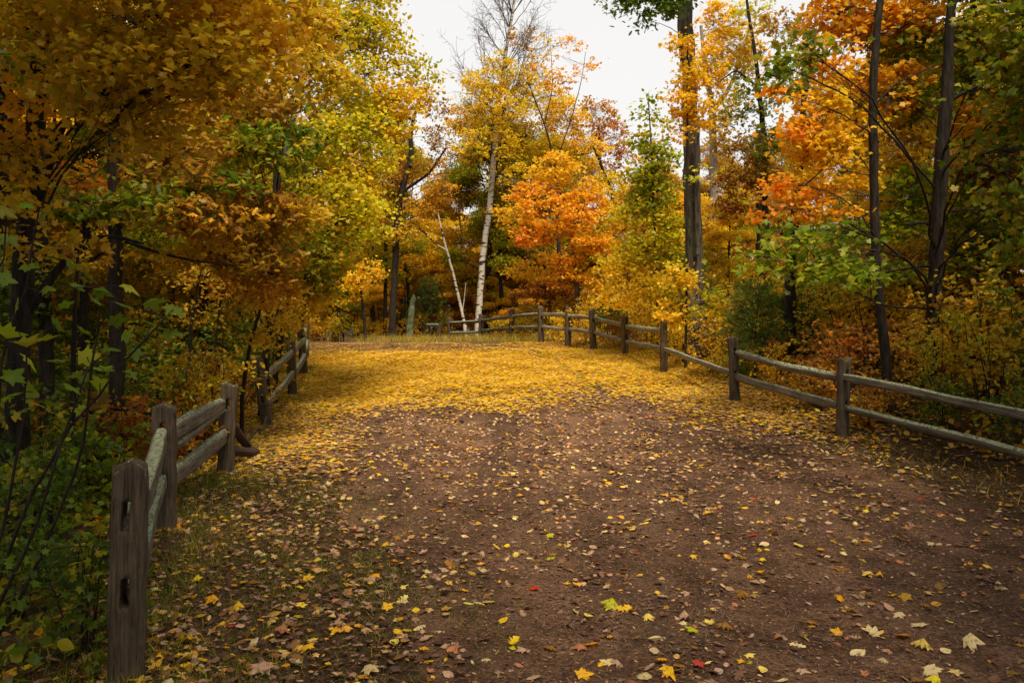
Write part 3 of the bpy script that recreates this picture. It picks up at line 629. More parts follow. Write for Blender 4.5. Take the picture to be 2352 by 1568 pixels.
hero("poplar_tree", "slender young poplar with green and yellow leaves and a wispy tip against the sky", 21,
     [(1512, 790, 7), (1508, 640, 6), (1502, 480, 5), (1495, 320, 4), (1488, 215, 2)],
     [(1490, 215, 16, 28, 21, 'green', .7), (1470, 265, 22, 22, 21, 'mixgreen', .6), (1510, 270, 26, 30, 21, 'mixgreen', .9), (1488, 330, 40, 35, 21, 'mixgreen', 1.7), (1520, 370, 40, 40, 21, 'mixgreen', 1.9), (1475, 400, 40, 30, 21, 'mixgreen', 1.8), (1500, 450, 55, 45, 21, 'mixgreen', 2.0), (1450, 500, 50, 35, 21, 'yellowgreen', 1.4), (1530, 520, 45, 45, 21, 'lime', 1.9),
      (1480, 570, 60, 40, 21, 'lime', 1.9), (1540, 600, 50, 40, 21, 'yellowgreen', 1.4), (1430, 610, 55, 35, 21, 'yellow', 1.5), (1480, 660, 60, 35, 20.5, 'yellow', 1.5), (1420, 690, 50, 22, 20.5, 'gold', 1.6), (1540, 680, 45, 35, 20.5, 'yellowgreen', 1.2)], leaf='ovate', size=.115, spread=.28)
# ---- right
hero("oak_tree", "massive grey furrowed trunk right of the sky gap with dark green boughs at the top", 18,
     [(1596, 780, 54), (1592, 690, 43), (1594, 600, 40), (1587, 420, 38), (1585, 250, 37), (1577, 100, 35), (1572, 0, 34), (1566, -220, 30)],
     [(1430, 5, 42, 28, 17.5, 'darkgreen', 1.4), (1495, 12, 50, 32, 17.5, 'darkgreen', 1.6), (1470, 50, 28, 16, 17.5, 'darkgreen', 1.0), (1545, 5, 40, 30, 17, 'darkgreen', 1.6), (1640, -90, 120, 60, 17, 'darkgreen', 1.2)],
     bark=M_GREY, leaf='oak', size=.12, sides=18, stems=[[(1580, 60, 20), (1560, -10, 16), (1480, -90, 10)], [(1603, 585, 12, -.35), (1600, 400, 10, -.3), (1596, 330, 6, -.3)]])
hero("maple_sapling", "slim golden leaved sapling growing up in front of the massive grey trunk", 16.8,
     [(1575, 800, 6), (1578, 600, 5), (1578, 300, 4), (1580, 80, 3)],
     [(1565, 110, 24, 34, 16.8, 'gold', 1.6), (1592, 170, 32, 44, 16.8, 'gold', 2), (1572, 240, 32, 40, 16.8, 'gold', 2), (1605, 270, 26, 36, 16.8, 'gold', 1.8), (1560, 310, 18, 24, 16.8, 'gold', 1.4), (1600, 395, 14, 28, 16.8, 'lime', 1), (1560, 640, 40, 40, 16.8, 'yellow', 1.6), (1620, 700, 40, 35, 16.8, 'yellowgreen', 1.6), (1540, 720, 35, 30, 16.8, 'gold', 1.6)], leaf='star', size=.10)
hero("maple_tree", "pale forked trunk with loose gold leaves right of the massive trunk", 27,
     [(1640, 778, 20), (1639, 560, 18), (1640, 400, 18), (1637, 290, 17), (1638, 245, 14), (1620, 170, 10), (1610, 60, 7)],
     [(1655, 50, 50, 50, 27, 'gold', 1.3), (1640, 140, 40, 60, 26.5, 'gold', 1.6), (1690, 110, 50, 60, 27, 'yellow', 1.2), (1650, 300, 40, 40, 26.5, 'ochre', 1.1), (1730, 130, 40, 60, 27, 'gold', 1.0), (1660, 220, 40, 40, 26.5, 'gold', .9), (1720, 40, 50, 40, 26, 'yellowgreen', .7), (1650, 530, 30, 35, 25, 'yellow', 1.4), (1700, 560, 45, 22, 25, 'orangebrown', 1)],
     bark=M_PALE, leaf='star', size=.12, stems=[[(1640, 250, 13), (1672, 210, 9), (1700, 140, 6), (1722, 60, 4)]])
hero("oak_tree", "thin trunked oak with olive and rust leaves right of the forked pale trunk", 20,
     [(1768, 780, 18), (1762, 600, 16), (1757, 420, 14), (1754, 300, 12), (1738, 150, 9), (1715, 0, 6)],
     [(1715, 250, 50, 40, 20, 'olive', 1), (1765, 320, 45, 45, 19.5, 'olive', 1.0), (1710, 350, 60, 40, 20, 'brown', 1.1), (1690, 420, 55, 40, 20, 'rust', 1.2), (1750, 400, 50, 35, 20, 'brown', 1), (1670, 480, 45, 25, 20, 'redbrown', 1.3), (1790, 210, 40, 40, 19, 'olive', .9), (1800, 60, 60, 50, 19, 'brown', .8), (1700, 180, 35, 35, 20, 'olive', .6)], leaf='oak', size=.11,
     stems=[[(1740, 200, 6), (1690, 160, 4), (1650, 190, 2)]])
hero("slim_tree", "dark trunk showing under rust boughs between the pale fork and the orange maple", 22, [(1747, 780, 20), (1745, 620, 19), (1745, 480, 17), (1742, 300, 12)], [(1735, 470, 30, 20, 22, 'rust', .8)], leaf='dia', size=.12)
hero("slim_tree", "crooked dark trunk half hidden by the orange boughs", 15, [(1812, 800, 26), (1815, 620, 24), (1826, 500, 22), (1838, 380, 18), (1845, 250, 14), (1850, 60, 10)], [(1850, 200, 50, 40, 15, 'olive', .9)])
hero("maple_tree", "orange maple on a slender black trunk behind the right fence", 11.6,
     [(2040, 890, 24), (2030, 780, 22), (2016, 660, 21), (2009, 500, 20), (2006, 350, 20), (2002, 230, 19), (2015, 60, 17), (2030, -100, 14), (2040, -300, 10)],
     [(1930, 40, 90, 50, 12.9, 'orange', 2.2), (2020, 60, 90, 50, 12.9, 'orange', 2.2), (1890, 230, 70, 45, 11.5, 'gold', 1.6), (1950, 190, 80, 40, 12.9, 'orange', 1.6), (1965, 290, 85, 50, 12.9, 'gold', 2.2), (1880, 350, 75, 40, 11.5, 'gold', 2.2), (1930, 400, 90, 40, 12.9, 'gold', 1.8), (1850, 440, 70, 25, 11.5, 'orange', 2.2), (1880, 490, 80, 25, 11.5, 'orange', 1.6),
      (1785, 215, 16, 14, 11, 'flame', 1.6), (1815, 315, 22, 18, 11.3, 'flame', 1.4), (1790, 415, 32, 18, 11, 'flame', 1.8), (1770, 490, 26, 16, 11, 'flame', 1.6), (2080, 330, 60, 50, 12.9, 'ochre', 1.2), (1990, -100, 160, 80, 12.9, 'orange', 1.4), (1905, 120, 60, 40, 11.5, 'orange', 1.6), (2050, 200, 70, 60, 12.9, 'orange', 1.8), (2110, 40, 60, 50, 12.9, 'orange', 1.8), (1850, 300, 60, 50, 11.5, 'orange', 1.8)],
     size=.095, stems=[[(2006, 280, 6), (1950, 320, 4), (1880, 400, 3), (1830, 440, 2)], [(2010, 240, 6), (2060, 190, 4), (2150, 150, 3)]])
hero("maple_tree", "green leaved maple on a bent dark trunk nearest the right fence", 12.0,
     [(2134, 915, 34), (2140, 780, 32), (2145, 680, 32), (2152, 560, 32), (2158, 450, 31), (2163, 330, 30), (2176, 220, 28), (2178, 120, 22), (2190, -60, 18), (2210, -260, 12)],
     [(1860, 120, 70, 30, 9.5, 'muted', 2.0), (1800, 165, 45, 30, 9.5, 'muted', 1.9), (2080, 120, 70, 40, 13.0, 'muted', 2.1), (2060, 230, 60, 40, 13.0, 'muted', 2.0), (2230, 90, 80, 50, 13.0, 'muted', 1.6), (2310, 50, 70, 60, 9, 'olive', 2.1), (2250, 180, 80, 45, 13.0, 'leafgreen', 2.0), (2320, 220, 70, 60, 9.5, 'olive', 2.1), (2220, 270, 60, 35, 13.0, 'orange', 2.0), (2100, 250, 40, 40, 13.0, 'leafgreen', 1.9),
      (2300, 340, 80, 55, 9.5, 'muted', 1.7), (2230, 400, 60, 40, 13.0, 'green', 1.9), (2090, 420, 70, 35, 13.0, 'leafgreen', 1.9), (1960, 540, 80, 32, 13.0, 'green', 1.8), (1850, 560, 90, 32, 9, 'leafgreen', 1.8), (1780, 585, 55, 28, 9, 'green', 1.5), (1900, 620, 110, 35, 9, 'green', 1.8), (2060, 520, 90, 35, 13.0, 'leafgreen', 1.5),
      (2150, 480, 80, 30, 13.0, 'leafgreen', 1.4), (2260, 520, 100, 40, 13.0, 'leafgreen', 1.8), (2320, 580, 60, 35, 8.5, 'olive', 1.8), (2010, 630, 80, 30, 13.0, 'green', 1.6), (2330, 450, 60, 50, 9, 'olive', 1.5), (2200, 610, 80, 25, 13.0, 'leafgreen', 1.0), (2250, -120, 220, 110, 13.0, 'muted', 2.1), (2500, 100, 160, 200, 8.5, 'muted', 2.1), (2500, 450, 140, 160, 8, 'muted', 2.1)],
     size=.095, spread=.30, stems=[[(2158, 615, 9), (2120, 610, 7), (2060, 620, 5), (1960, 640, 3)], [(2168, 240, 12), (2200, 220, 9), (2260, 190, 5)], [(2160, 560, 10), (2130, 510, 7), (2080, 515, 4)]])
hero("slim_tree", "short seen stretch of dark trunk high on the right behind green boughs", 15, [(2256, 760, 32), (2250, 640, 31), (2246, 540, 30), (2240, 400, 26), (2235, 200, 20), (2235, 0, 14)], [(2280, 300, 80, 60, 14.5, 'ochre', 1.4)])
hero("slim_tree", "dark upright stem near the top right corner", 14, [(2370, 860, 26), (2375, 500, 24), (2360, 200, 20), (2350, 0, 14)], [(2320, 130, 90, 60, 13, 'orangebrown', 1.6), (2330, 0, 90, 50, 13, 'muted', 1.4)])

# ------------------------------------------------------------------ trees beyond: prototypes copied tree by tree
def proto_tree(name, H, pal, crown=(.30, 1.0), wid=.26, nclump=30, lpt=34, size=.12, bark=M_DARK, r=.14, cover=1.0, leaf='dia', pals=None):
    root = empty(name, (0, 0, 0), name.replace('_', ' '), "tree")
    mt = MB(); br = MB(); lv = MB(); ns = 16
    z = np.linspace(-.2, H * .93, ns); P = np.stack([np.cumsum(rng.normal(0, .05, ns)), np.cumsum(rng.normal(0, .05, ns)), z], 1); P[0, :2] = 0; P[1, :2] *= .3
    R = np.linspace(r, .02, ns); R[0] *= 1.3; tubes(mt, P[None], R[None], 8)
    for i in range(nclump):
        h = crown[0] + (crown[1] - crown[0]) * rng.random() ** .85; a = rng.random() * 6.28
        prof = math.sin(math.pi * min(1, (h - crown[0]) / (crown[1] - crown[0]) * .8 + .18))
        d = H * wid * prof * (.35 + .65 * rng.random()); c = np.array([math.cos(a) * d, math.sin(a) * d, h * H])
        Rr = np.array([1, 1, .5]) * H * .085 * (.7 + .6 * rng.random())
        k = int(np.clip(np.searchsorted(z, c[2] - .5 * d), 3, ns - 2)); lp = paths(P[k], c, 8, .05, .05)[0]
        tubes(br, lp[None], np.linspace(min(R[k] * .5, .035), .01, 8)[None], 5)
        nt_ = int(30 * cover); tips = c + ell_points(nt_, Rr)
        tubes(br, paths(lp[rng.integers(3, 8, nt_)], tips, 4, .05, .06), np.linspace(.012, .005, 4)[None].repeat(nt_, 0), 3)
        leaf_cloud(lv, tips, .30, lpt, size, (pals[i % len(pals)] if pals else pal), leaf)
    mt.build("trunk", bark, root, True); br.build("branches", M_TWIG, root, True); lv.build("crown", M_LEAF, root)
    root["H"] = H; root["hue"] = name.rsplit('_', 1)[0].replace('_', ' ')
    return root
protos = {
    'gold': proto_tree("golden_tree", 11, 'gold'), 'yellow': proto_tree("yellow_tree", 12, 'yellow', pals=['yellow', 'gold', 'yellowgreen']),
    'orange': proto_tree("orange_tree", 11, 'orange', pals=['orange', 'orange', 'gold']), 'rust': proto_tree("rusty_tree", 12, 'rust', pals=['rust', 'brown', 'orangebrown']),
    'brown': proto_tree("brown_tree", 13, 'brown', cover=.8, pals=['brown', 'ochre', 'orangebrown']), 'olive': proto_tree("olive_tree", 12, 'olive', pals=['olive', 'mixgreen', 'ochre']),
    'green': proto_tree("green_tree", 12, 'mixgreen', pals=['green', 'mixgreen', 'lime']), 'ochre': proto_tree("ochre_tree", 11, 'ochre', crown=(.2, 1), pals=['ochre', 'oldgold', 'gold']),
    'tall': proto_tree("tall_bare_stemmed_tree", 15, 'ochre', crown=(.62, 1), nclump=14, r=.17, pals=['ochre', 'brown', 'olive'], bark=M_GREY),
    'low': proto_tree("low_golden_tree", 5, 'gold', crown=(.15, 1), wid=.34, nclump=20, r=.05, pals=['gold', 'yellow', 'ochre'], size=.12),
    'lowr': proto_tree("low_orange_tree", 5, 'orangebrown', crown=(.12, 1), wid=.34, nclump=20, r=.05, pals=['orangebrown', 'orange', 'rust'], size=.12),
    'lowg': proto_tree("low_olive_tree", 5, 'olive', crown=(.12, 1), wid=.34, nclump=20, r=.05, pals=['olive', 'mixgreen', 'oldgold'], size=.12),
}
KIND = dict(gold="golden leaved tree", yellow="bright yellow tree", orange="orange leaved tree", rust="rust red tree", brown="brown leaved tree", olive="olive green tree", green="green and lime tree", ochre="ochre leaved tree",
            tall="tall bare stemmed tree", low="low golden understory tree", lowr="low orange understory tree", lowg="low olive understory tree")
LAND = [(60, "the big maple at the left edge"), (180, "the thin leaning stem on the left"), (266, "the straight dark trunk on the left"), (360, "the second left fence post"), (450, "the open gap in the left wood"), (517, "the third left fence post"), (600, "the leaning left fence post"), (650, "the rust and amber oak"),
        (720, "the low boughed yellow maple"), (790, "the left end of the crest"), (838, "the small golden tree on the crest"), (885, "the thin trunk by the crooked oak"), (912, "the crooked oak"), (945, "the mossy broken snag"), (1000, "the bare space right of the snag"), (1060, "the thin leaning birch"), (1105, "the tall white birch"), (1175, "the far fence post right of the birch"), (1243, "the tallest far fence post"),
        (1302, "the orange maple"), (1363, "the bend of the far fence"), (1437, "the fence post beneath the poplar"), (1508, "the young poplar"), (1590, "the massive grey trunk"), (1640, "the pale forked trunk"), (1688, "the fence post beside the small pines"), (1757, "the thin olive and rust oak"),
        (1820, "the crooked trunk under orange boughs"), (1935, "the right post with lichened rails"), (2010, "the slender black trunk"), (2145, "the bent dark trunk"), (2250, "the high dark trunk on the right"), (2340, "the right picture edge")]
placed = []
def u_of(x, y): return CX + x / y * F
def land(u): return min(LAND, key=lambda l: abs(l[0] - u))[1]
SKY_U = [-300, 600, 860, 900, 960, 1010, 1035, 1060, 1120, 1200, 1290, 1330, 1400, 1440, 1480, 1530, 1600, 1650, 1720, 1800, 1900, 2400]
SKY_V = [-300, -300, -150, 150, 230, 290, 320, 270, 220, 220, 250, 250, 310, 370, 380, 380, 330, 300, 300, 250, 100, 0]
def place(kind, x, y, hs=1.0, tall_limit=True):
    if 985 < u_of(x, y) < 1125 and y < 39: return          # keep the birches clear
    H = protos[kind]["H"]; z = float(gz(x, y)); s = hs * (.85 + .3 * rng.random()); u = u_of(x, y)
    if tall_limit:
        us = np.linspace(u - 55 * 30 / y, u + 55 * 30 / y, 5); vs = np.interp(us, SKY_U, SKY_V).max()
        Hmax = EYE - (vs - VH) / F * y - z; s = min(s, Hmax * (.85 + .15 * rng.random()) / H)
        if s < .25: return
    placed.append((kind, x, y, z, s))
def choose(u, depth):
    if u < 380: w_ = dict(orange=2, rust=1, olive=3, ochre=3, brown=1, lowg=2)
    elif u < 700: w_ = dict(olive=3, ochre=3, yellow=2.5, gold=2, green=2, low=2, brown=.7)
    elif u < 1050: w_ = dict(gold=3, yellow=3, ochre=2, orange=1, rust=.6, green=1.5, olive=2, low=2, lowr=.6)
    elif u < 1500: w_ = dict(gold=3, yellow=4, orange=.8, olive=1.5, green=1.5, ochre=1, low=2, lowr=.4)
    elif u < 1750: w_ = dict(rust=1.6, tall=3, gold=2, brown=1.5, low=2, yellow=1)
    else: w_ = dict(tall=4, ochre=1.5, brown=1.2, rust=1, olive=1, low=1, lowr=1)
    k = list(w_); p = np.array([w_[q] for q in k], float); return k[rng.choice(len(k), p=p / p.sum())]
for (Y0, Y1, step) in ((35, 40, 2.7), (41, 47, 3.3), (48, 58, 4.2), (60, 75, 5.5)):
    half = .70 * Y1 + 3
    for x in np.arange(-half, half, step):
        y = Y0 + rng.random() * (Y1 - Y0); xx = x + rng.normal(0, step * .25); u = u_of(xx, y)
        if u > 1700 and rng.random() < .35: continue
        k = choose(u, y); place(k, xx, y)
for y in np.arange(12, 35, 2.6):          # the wood either side of the path
    for x in np.arange(-.70 * y - 4, -6.8 - max(0, y - 22) * .9, 3.0):
        u = u_of(x, y)
        if u < 560 or y > 24: place(choose(u, y), x + rng.normal(0, .5), y + rng.normal(0, .6), .85)
    for x in np.arange(8.5 if y < 20 else 6.0, .70 * y + 4, 3.4):
        if rng.random() < .8: k = choose(u_of(x, y), y); place(k if y > 17 else rng.choice(['tall', 'lowr', 'lowg', 'lowg']), x + rng.normal(0, .5), y + rng.normal(0, .6), .9)
for Yr, st in ((40, 1.9), (46, 2.3), (54, 3.0)):      # low wood closing the gaps under the crowns
    for x in np.arange(-.66 * Yr - 2, .30 * Yr, st):
        place(rng.choice(['low', 'lowr', 'lowg', 'low']), x + rng.normal(0, .4), Yr + rng.random() * 3, .95)
for Yr in (62, 74):
    for x in np.arange(-.66 * Yr, .66 * Yr, 2.6):
        if u_of(x, Yr) < 1700 or rng.random() < .5: place(rng.choice(['low', 'lowr', 'lowg']), x + rng.normal(0, .5), Yr + rng.random() * 5, 1.1)
for x in np.arange(-62, 62, 5.0):
    place(choose(u_of(x, 85), 85), x + rng.normal(0, 1), 80 + rng.random() * 12)
for x in np.arange(-25, 9, 1.5):          # understory row behind the far fence
    y = 34.5 + rng.random() * 3; place(rng.choice(['low', 'low', 'lowr', 'lowg']), x + rng.normal(0, .4), y, .55)

placed.sort(key=lambda p: p[2])
seen = {}; first = set(); ORD = ["nearest", "second", "third", "fourth", "fifth", "sixth", "seventh", "eighth", "ninth", "tenth", "eleventh", "twelfth"]
for kind, x, y, z, s in placed:
    lm = land(u_of(x, y)); key = (kind, lm); n = seen.get(key, 0); seen[key] = n + 1
    lab = f"{KIND[kind]} behind {lm}" + ("" if n == 0 else f", {ORD[min(n, 11)]} back")
    if kind not in first:
        first.add(kind); r = protos[kind]; r.location = (x, y, z); r.scale = (s, s, s); r["label"] = lab; r["group"] = "trees of the wood beyond the fences"
    else:
        copy_tree(protos[kind], (x, y, z), rng.random() * 6.28, (s * (.9 + .2 * rng.random()), s, s), lab, "trees of the wood beyond the fences")
for kind, r in protos.items():
    if kind not in first:
        for c in list(r.children): bpy.data.objects.remove(c)
        bpy.data.objects.remove(r)

# maples added around the viewpoint, mostly out of view, to shade foreground and sides
def shade_tree(x, y, H, pal, label):
    root = empty("maple_tree", (x, y, float(gz(x, y))), label, "tree"); mt = MB(); lv = MB(); br = MB()
    z = np.linspace(-.2, H * .9, 14); P = np.stack([np.cumsum(rng.normal(0, .05, 14)), np.cumsum(rng.normal(0, .05, 14)), z], 1); tubes(mt, P[None], np.linspace(.2, .04, 14)[None], 10)
    for i in range(34):
        a = rng.random() * 6.28; h = .42 + .58 * rng.random(); d = H * .27 * (.2 + .8 * rng.random()); c = np.array([math.cos(a) * d, math.sin(a) * d, h * H])
        k = int(np.clip(np.searchsorted(z, c[2] - .5 * d), 3, 12)); lp = paths(P[k], c, 8, .05, .05)[0]; tubes(br, lp[None], np.linspace(.05, .015, 8)[None], 5)
        tips = c + ell_points(30, np.array([1.5, 1.5, .7])); tubes(br, paths(lp[rng.integers(3, 8, 30)], tips, 4, .05, .06), np.full((30, 4), .008), 3)
        leaf_cloud(lv, tips, .4, 16, .17, pal, 'dia')
    mt.build("trunk", M_DARK, root, True); br.build("branches", M_TWIG, root, True); lv.build("crown", M_LEAF, root)
for (x, y, H, pal, lab) in [(-5.0, .5, 13, 'oldgold', "old gold maple added for shade beside the viewpoint on the left"), (-5.5, -5, 14, 'olive', "olive maple added for shade behind the viewpoint on the left"), (6.8, .5, 13, 'darkgreen', "green maple added for shade beside the viewpoint on the right"),
                            (5.5, -5, 14, 'gold', "gold maple added for shade behind the viewpoint on the right"), (-1.0, -2.3, 14, 'brown', "brown maple added for shade straight behind the viewpoint"), (-9, 4, 12, 'olive', "olive maple added for shade west of the near fence"), (10, 5, 12, 'olive', "olive maple added for shade east of the fence end"),
                            (0.5, -9, 15, 'rust', "rust maple added for shade farther back behind the viewpoint"), (-10, -2, 13, 'ochre', "ochre maple added for shade far back on the left"), (-11, 8.5, 13, 'oldgold', "tall gold maple added for shade west of the path"), (12.5, 9.5, 13, 'darkgreen', "tall green maple added for shade east of the path"), (-8.2, 7.2, 13, 'olive', "olive maple added for shade close behind the big maple at the left edge"), (-8.0, 12.2, 14, 'brown', "tall brown maple added for shade in the thick of the left wood"), (8.6, 3.5, 13, 'olive', "olive maple added for shade beyond the fence, east of the viewpoint"), (-6.6, 3.2, 13, 'darkgreen', "green maple added for shade west of the front post"), (9.6, 13, 13, 'ochre', "tall ochre maple added for shade in the thick of the right wood")]:
    shade_tree(x, y, H, pal, lab)

# ------------------------------------------------------------------ shrubs and saplings
def proto_shrub(name, H, W, pal, n=34, lpt=14, size=.07, leaf='ovate', stems=7, spread=.13, pals=None):
    root = empty(name, (0, 0, 0), name.replace('_', ' '), "shrub"); st = MB(); lv = MB()
    a = rng.random(stems) * 6.28; d = rng.random(stems) * W * .7
    T = np.stack([np.cos(a) * d, np.sin(a) * d, H * (.65 + .35 * rng.random(stems))], 1); S = T * np.array([.15, .15, 0]) - np.array([0, 0, .05])
    lp = paths(S, T, 10, .02, .05); tubes(st, lp, np.linspace(.012, .003, 10)[None].repeat(stems, 0) * (H / 1.2) ** .5, 5)
    tips = lp[rng.integers(0, stems, n), rng.integers(2, 10, n)] + rng.normal(0, 1, (n, 3)) * np.array([W * .28, W * .28, .1])
    tips[:, 2] = np.abs(tips[:, 2]) + .04; near = lp.reshape(-1, 3)[np.argmin(np.linalg.norm(lp.reshape(-1, 3)[None] - tips[:, None], axis=2), 1)]
    tubes(st, paths(near, tips, 4, .03, .05), np.full((n, 4), .003), 3)
    for j, pl in enumerate(pals or [pal]): leaf_cloud(lv, tips[j::len(pals or [pal])], spread, lpt, size, pl, leaf, flat=.7)
    st.build("stem", M_TWIG, root, True); lv.build("foliage", M_LEAF, root); root["hue"] = name; return root
SH = {
    'gold': proto_shrub("golden_shrub", 1.3, .8, 'gold', 60, pals=['gold', 'ochre']), 'brown': proto_shrub("brown_shrub", 1.1, .8, 'brown', 60, pals=['brown', 'orangebrown', 'rust'], leaf='oak', size=.09),
    'olive': proto_shrub("olive_shrub", 1.3, .8, 'olive', 60, pals=['olive', 'darkgreen']), 'green': proto_shrub("green_shrub", .9, .7, 'green', 60, lpt=12, leaf='star', size=.08, pals=['green', 'mixgreen']),
    'ochre': proto_shrub("ochre_shrub", 1.7, .9, 'ochre', 70, pals=['ochre', 'oldgold', 'fern']), 'yellow': proto_shrub("yellow_shrub", 1.6, .8, 'yellow', 64, leaf='star', pals=['yellow', 'gold']),
    'rust': proto_shrub("rust_shrub", 1.2, .8, 'redbrown', 60, pals=['redbrown', 'rust']), 'darkgreen': proto_shrub("dark_green_shrub", 1.0, .7, 'darkgreen', 58, size=.08, lpt=9, leaf='star', pals=['darkgreen', 'darkgreen', 'olive']),
}
SHN = dict(gold="golden leafy shrub", brown="brown oak leaved shrub", olive="olive leafy shrub", green="fresh green leafy shrub", ochre="ochre leafy shrub", yellow="bright yellow shrub", rust="rusty red shrub", darkgreen="dark green leafy shrub")
shr = []
def put_shrub(k, x, y, s=1.0): shr.append((k, x, y, s))
def rc(d):
    k = list(d); p = np.array([d[q] for q in k], float); return k[rng.choice(len(k), p=p / p.sum())]
y = 3.3
while y < 31:                                           # left of the path
    fl = float(fence_l(y)); off = (.42 if y < 5.2 else (.95 if y < 9 else .75)) if y < 12 else .75
    for j in range(5 if y < 12 else 4):
        x = fl - off - j * (.85 + .02 * y) + rng.normal(0, .15)
        if u_of(x, y) < -160: continue
        if y < 9: k = rc(dict(darkgreen=5, green=.8, olive=1.2)); s = .95 if y > 5.2 else .72
        elif y < 14: k = rc(dict(brown=3, olive=3, ochre=1, darkgreen=1.5, rust=.7)); s = .9 + .15 * j
        else: k = rc(dict(ochre=1.8, gold=1, brown=3, olive=3, darkgreen=1.2, rust=1, yellow=.3)); s = 1.0 + .2 * j
        put_shrub(k, x, y + rng.normal(0, .25), s * (.85 + .3 * rng.random()))
    y += .95 if y < 12 else 1.5
y = 8.0
while y < 31:                                           # behind the right fence
    fr = float(fence_r(y))
    for j in range(6):
        x = fr + .65 + j * .95 + rng.normal(0, .15)
        if u_of(x, y) > 2480: continue
        if y < 13: k = rc(dict(brown=2.4, olive=2.6, ochre=1.6, green=.6, rust=1.6, darkgreen=1.4, gold=.6)) ; s = .7 + .24 * j
        elif y < 20: k = rc(dict(gold=2, ochre=2.6, brown=2, olive=2.5, rust=1.2, green=1, yellow=1)); s = .7 + .22 * j
        else: k = rc(dict(yellow=3, gold=3, olive=1, rust=1, ochre=1)); s = .75 + .12 * j
        put_shrub(k, x, y + rng.normal(0, .25), s * (.85 + .3 * rng.random()))
    y += 1.15 if y < 16 else 1.6
for x in np.arange(-24, 4, 1.1):                        # beyond the crest
    yy = 32.5 + rng.random() * 2.5
    if -3.9 < x < -.5: yy += 3
    if x > -2.6: yy = max(yy, 29.5 - x * .9)
    put_shrub(rc(dict(gold=3, yellow=2, ochre=2, rust=1, olive=1)), x, yy, .8 + .3 * rng.random())
shr.sort(key=lambda q: q[2]); seen = {}; first = set()
for k, x, y, s in shr:
    lm = land(u_of(x, y)); n = seen.get((k, lm), 0); seen[(k, lm)] = n + 1
    lab = f"{SHN[k]} near {lm}" + ("" if n == 0 else f", {ORD[min(n, 11)]} back")
    z = float(gz(x, y))
    if k not in first:
        first.add(k); r = SH[k]; r.location = (x, y, z); r.scale = (s, s, s); r["label"] = lab; r["group"] = "shrubs of the undergrowth"
    else: copy_tree(SH[k], (x, y, z), rng.random() * 6.28, (s, s, s * (.85 + .3 * rng.random())), lab, "shrubs of the undergrowth")

# dead wood lying about
def fallen_branch(pts, rads, label):
    P0 = np.array(pts); org = P0[0].copy(); c2 = np.linspace(0, 1, 16); cc = np.linspace(0, 1, len(P0)); Ps = np.stack([np.interp(c2, cc, P0[:, k]) for k in range(3)], 1)
    Ps[1:-1] += rng.normal(0, .02, (14, 3)); m_ = MB(); tubes(m_, Ps[None], np.interp(c2, [0, 1], rads)[None] * (1 + rng.normal(0, .06, 16))[None], 8)
    o = m_.build("fallen_branch", M_DARK, None, True, org); tag(o, label, "branch")
fallen_branch([at(1700, 912, 14.2), at(1760, 918, 14.4), at(1830, 912, 14.9), at(1890, 880, 15.4)], (.055, .02), "dark fallen branch lying behind the right fence beside the young pine")
fallen_branch([at(1985, 905, 11.6), at(2060, 885, 12.0), at(2110, 868, 12.4)], (.03, .012), "thin dead branch on the bank between the two dark right trunks")
fallen_branch([at(190, 950, 9.0), at(270, 940, 9.2), at(350, 950, 9.4)], (.03, .015), "dark dead branch lying level across the foot of the straight dark trunk")
fallen_branch([at(560, 1010, 10.6), at(600, 985, 11.2), at(622, 940, 11.9)], (.018, .008), "crooked stick poking up from the grass before the leaning left post")

# ------------------------------------------------------------------ pines
def pine(x, y, H, W, label, dens=1.0):
    root = empty("young_pine", (x, y, float(gz(x, y))), label, "pine"); t_ = MB(); b_ = MB(); n_ = MB()
    P = paths(np.array([0, 0, -.05]), np.array([rng.normal(0, .05), 0, H]), 10, 0, .01); tubes(t_, P, np.linspace(.03 * H / 2, .006, 10)[None], 7)
    for h in np.arange(.22, .98, .075):
        nb = 7
        a = rng.random() * 6.28 + np.arange(nb) * 6.28 / nb + rng.normal(0, .2, nb); L = W * (1 - h * .82) * (.75 + .4 * rng.random(nb))
        S = np.repeat([[0, 0, h * H]], nb, 0); E = S + np.stack([np.cos(a) * L, np.sin(a) * L, L * .38], 1)
        lp = paths(S, E, 7, -.04, .03); tubes(b_, lp, np.linspace(.008, .004, 7)[None].repeat(nb, 0), 4)
        m = int(9 * dens) * nb; ii = rng.integers(0, nb, m); Q = lp[ii, rng.integers(2, 7, m)]; E2 = Q + unit(np.stack([np.cos(a[ii]), np.sin(a[ii]), np.full(m, .3)], 1) + rng.normal(0, .6, (m, 3))) * (.06 + .16 * rng.random((m, 1)))
        tubes(b_, paths(Q, E2, 3, 0, .02), np.full((m, 3), .003), 3)
        q = 34; T = np.repeat(E2, q, 0); dd = unit(np.repeat(unit(E2 - Q), q, 0) * .7 + rng.normal(0, .6, (m * q, 3)))
        put_leaves(n_, T, rng.normal(size=(m * q, 3)), .085 + .05 * rng.random(m * q), pick('pine', m * q, .2), 'needle', dirv=None) if False else None
        Nn = unit(np.cross(dd, rng.normal(size=dd.shape))); Tm, tri = TPL['needle']; X = np.cross(dd, Nn); sz = (.09 + .05 * rng.random(m * q))[:, None]
        V = np.stack([T - X * .0022, T + X * .0022, T + dd * sz], 1)
        c = pick('pine', m * q, .2); n_.add(V.reshape(-1, 3), np.arange(m * q * 3), np.full(m * q, 3), np.repeat(c, 3, 0))
    t_.build("trunk", M_TWIG, root, True); b_.build("branches", M_TWIG, root, True); n_.build("needles", M_NEEDLE, root)
def X(u, Y): return (u - CX) / F * Y
pine(X(1734, 14.6), 14.6, 1.75, .85, "young green pine behind the right fence between the two nearest slotted posts", .65)
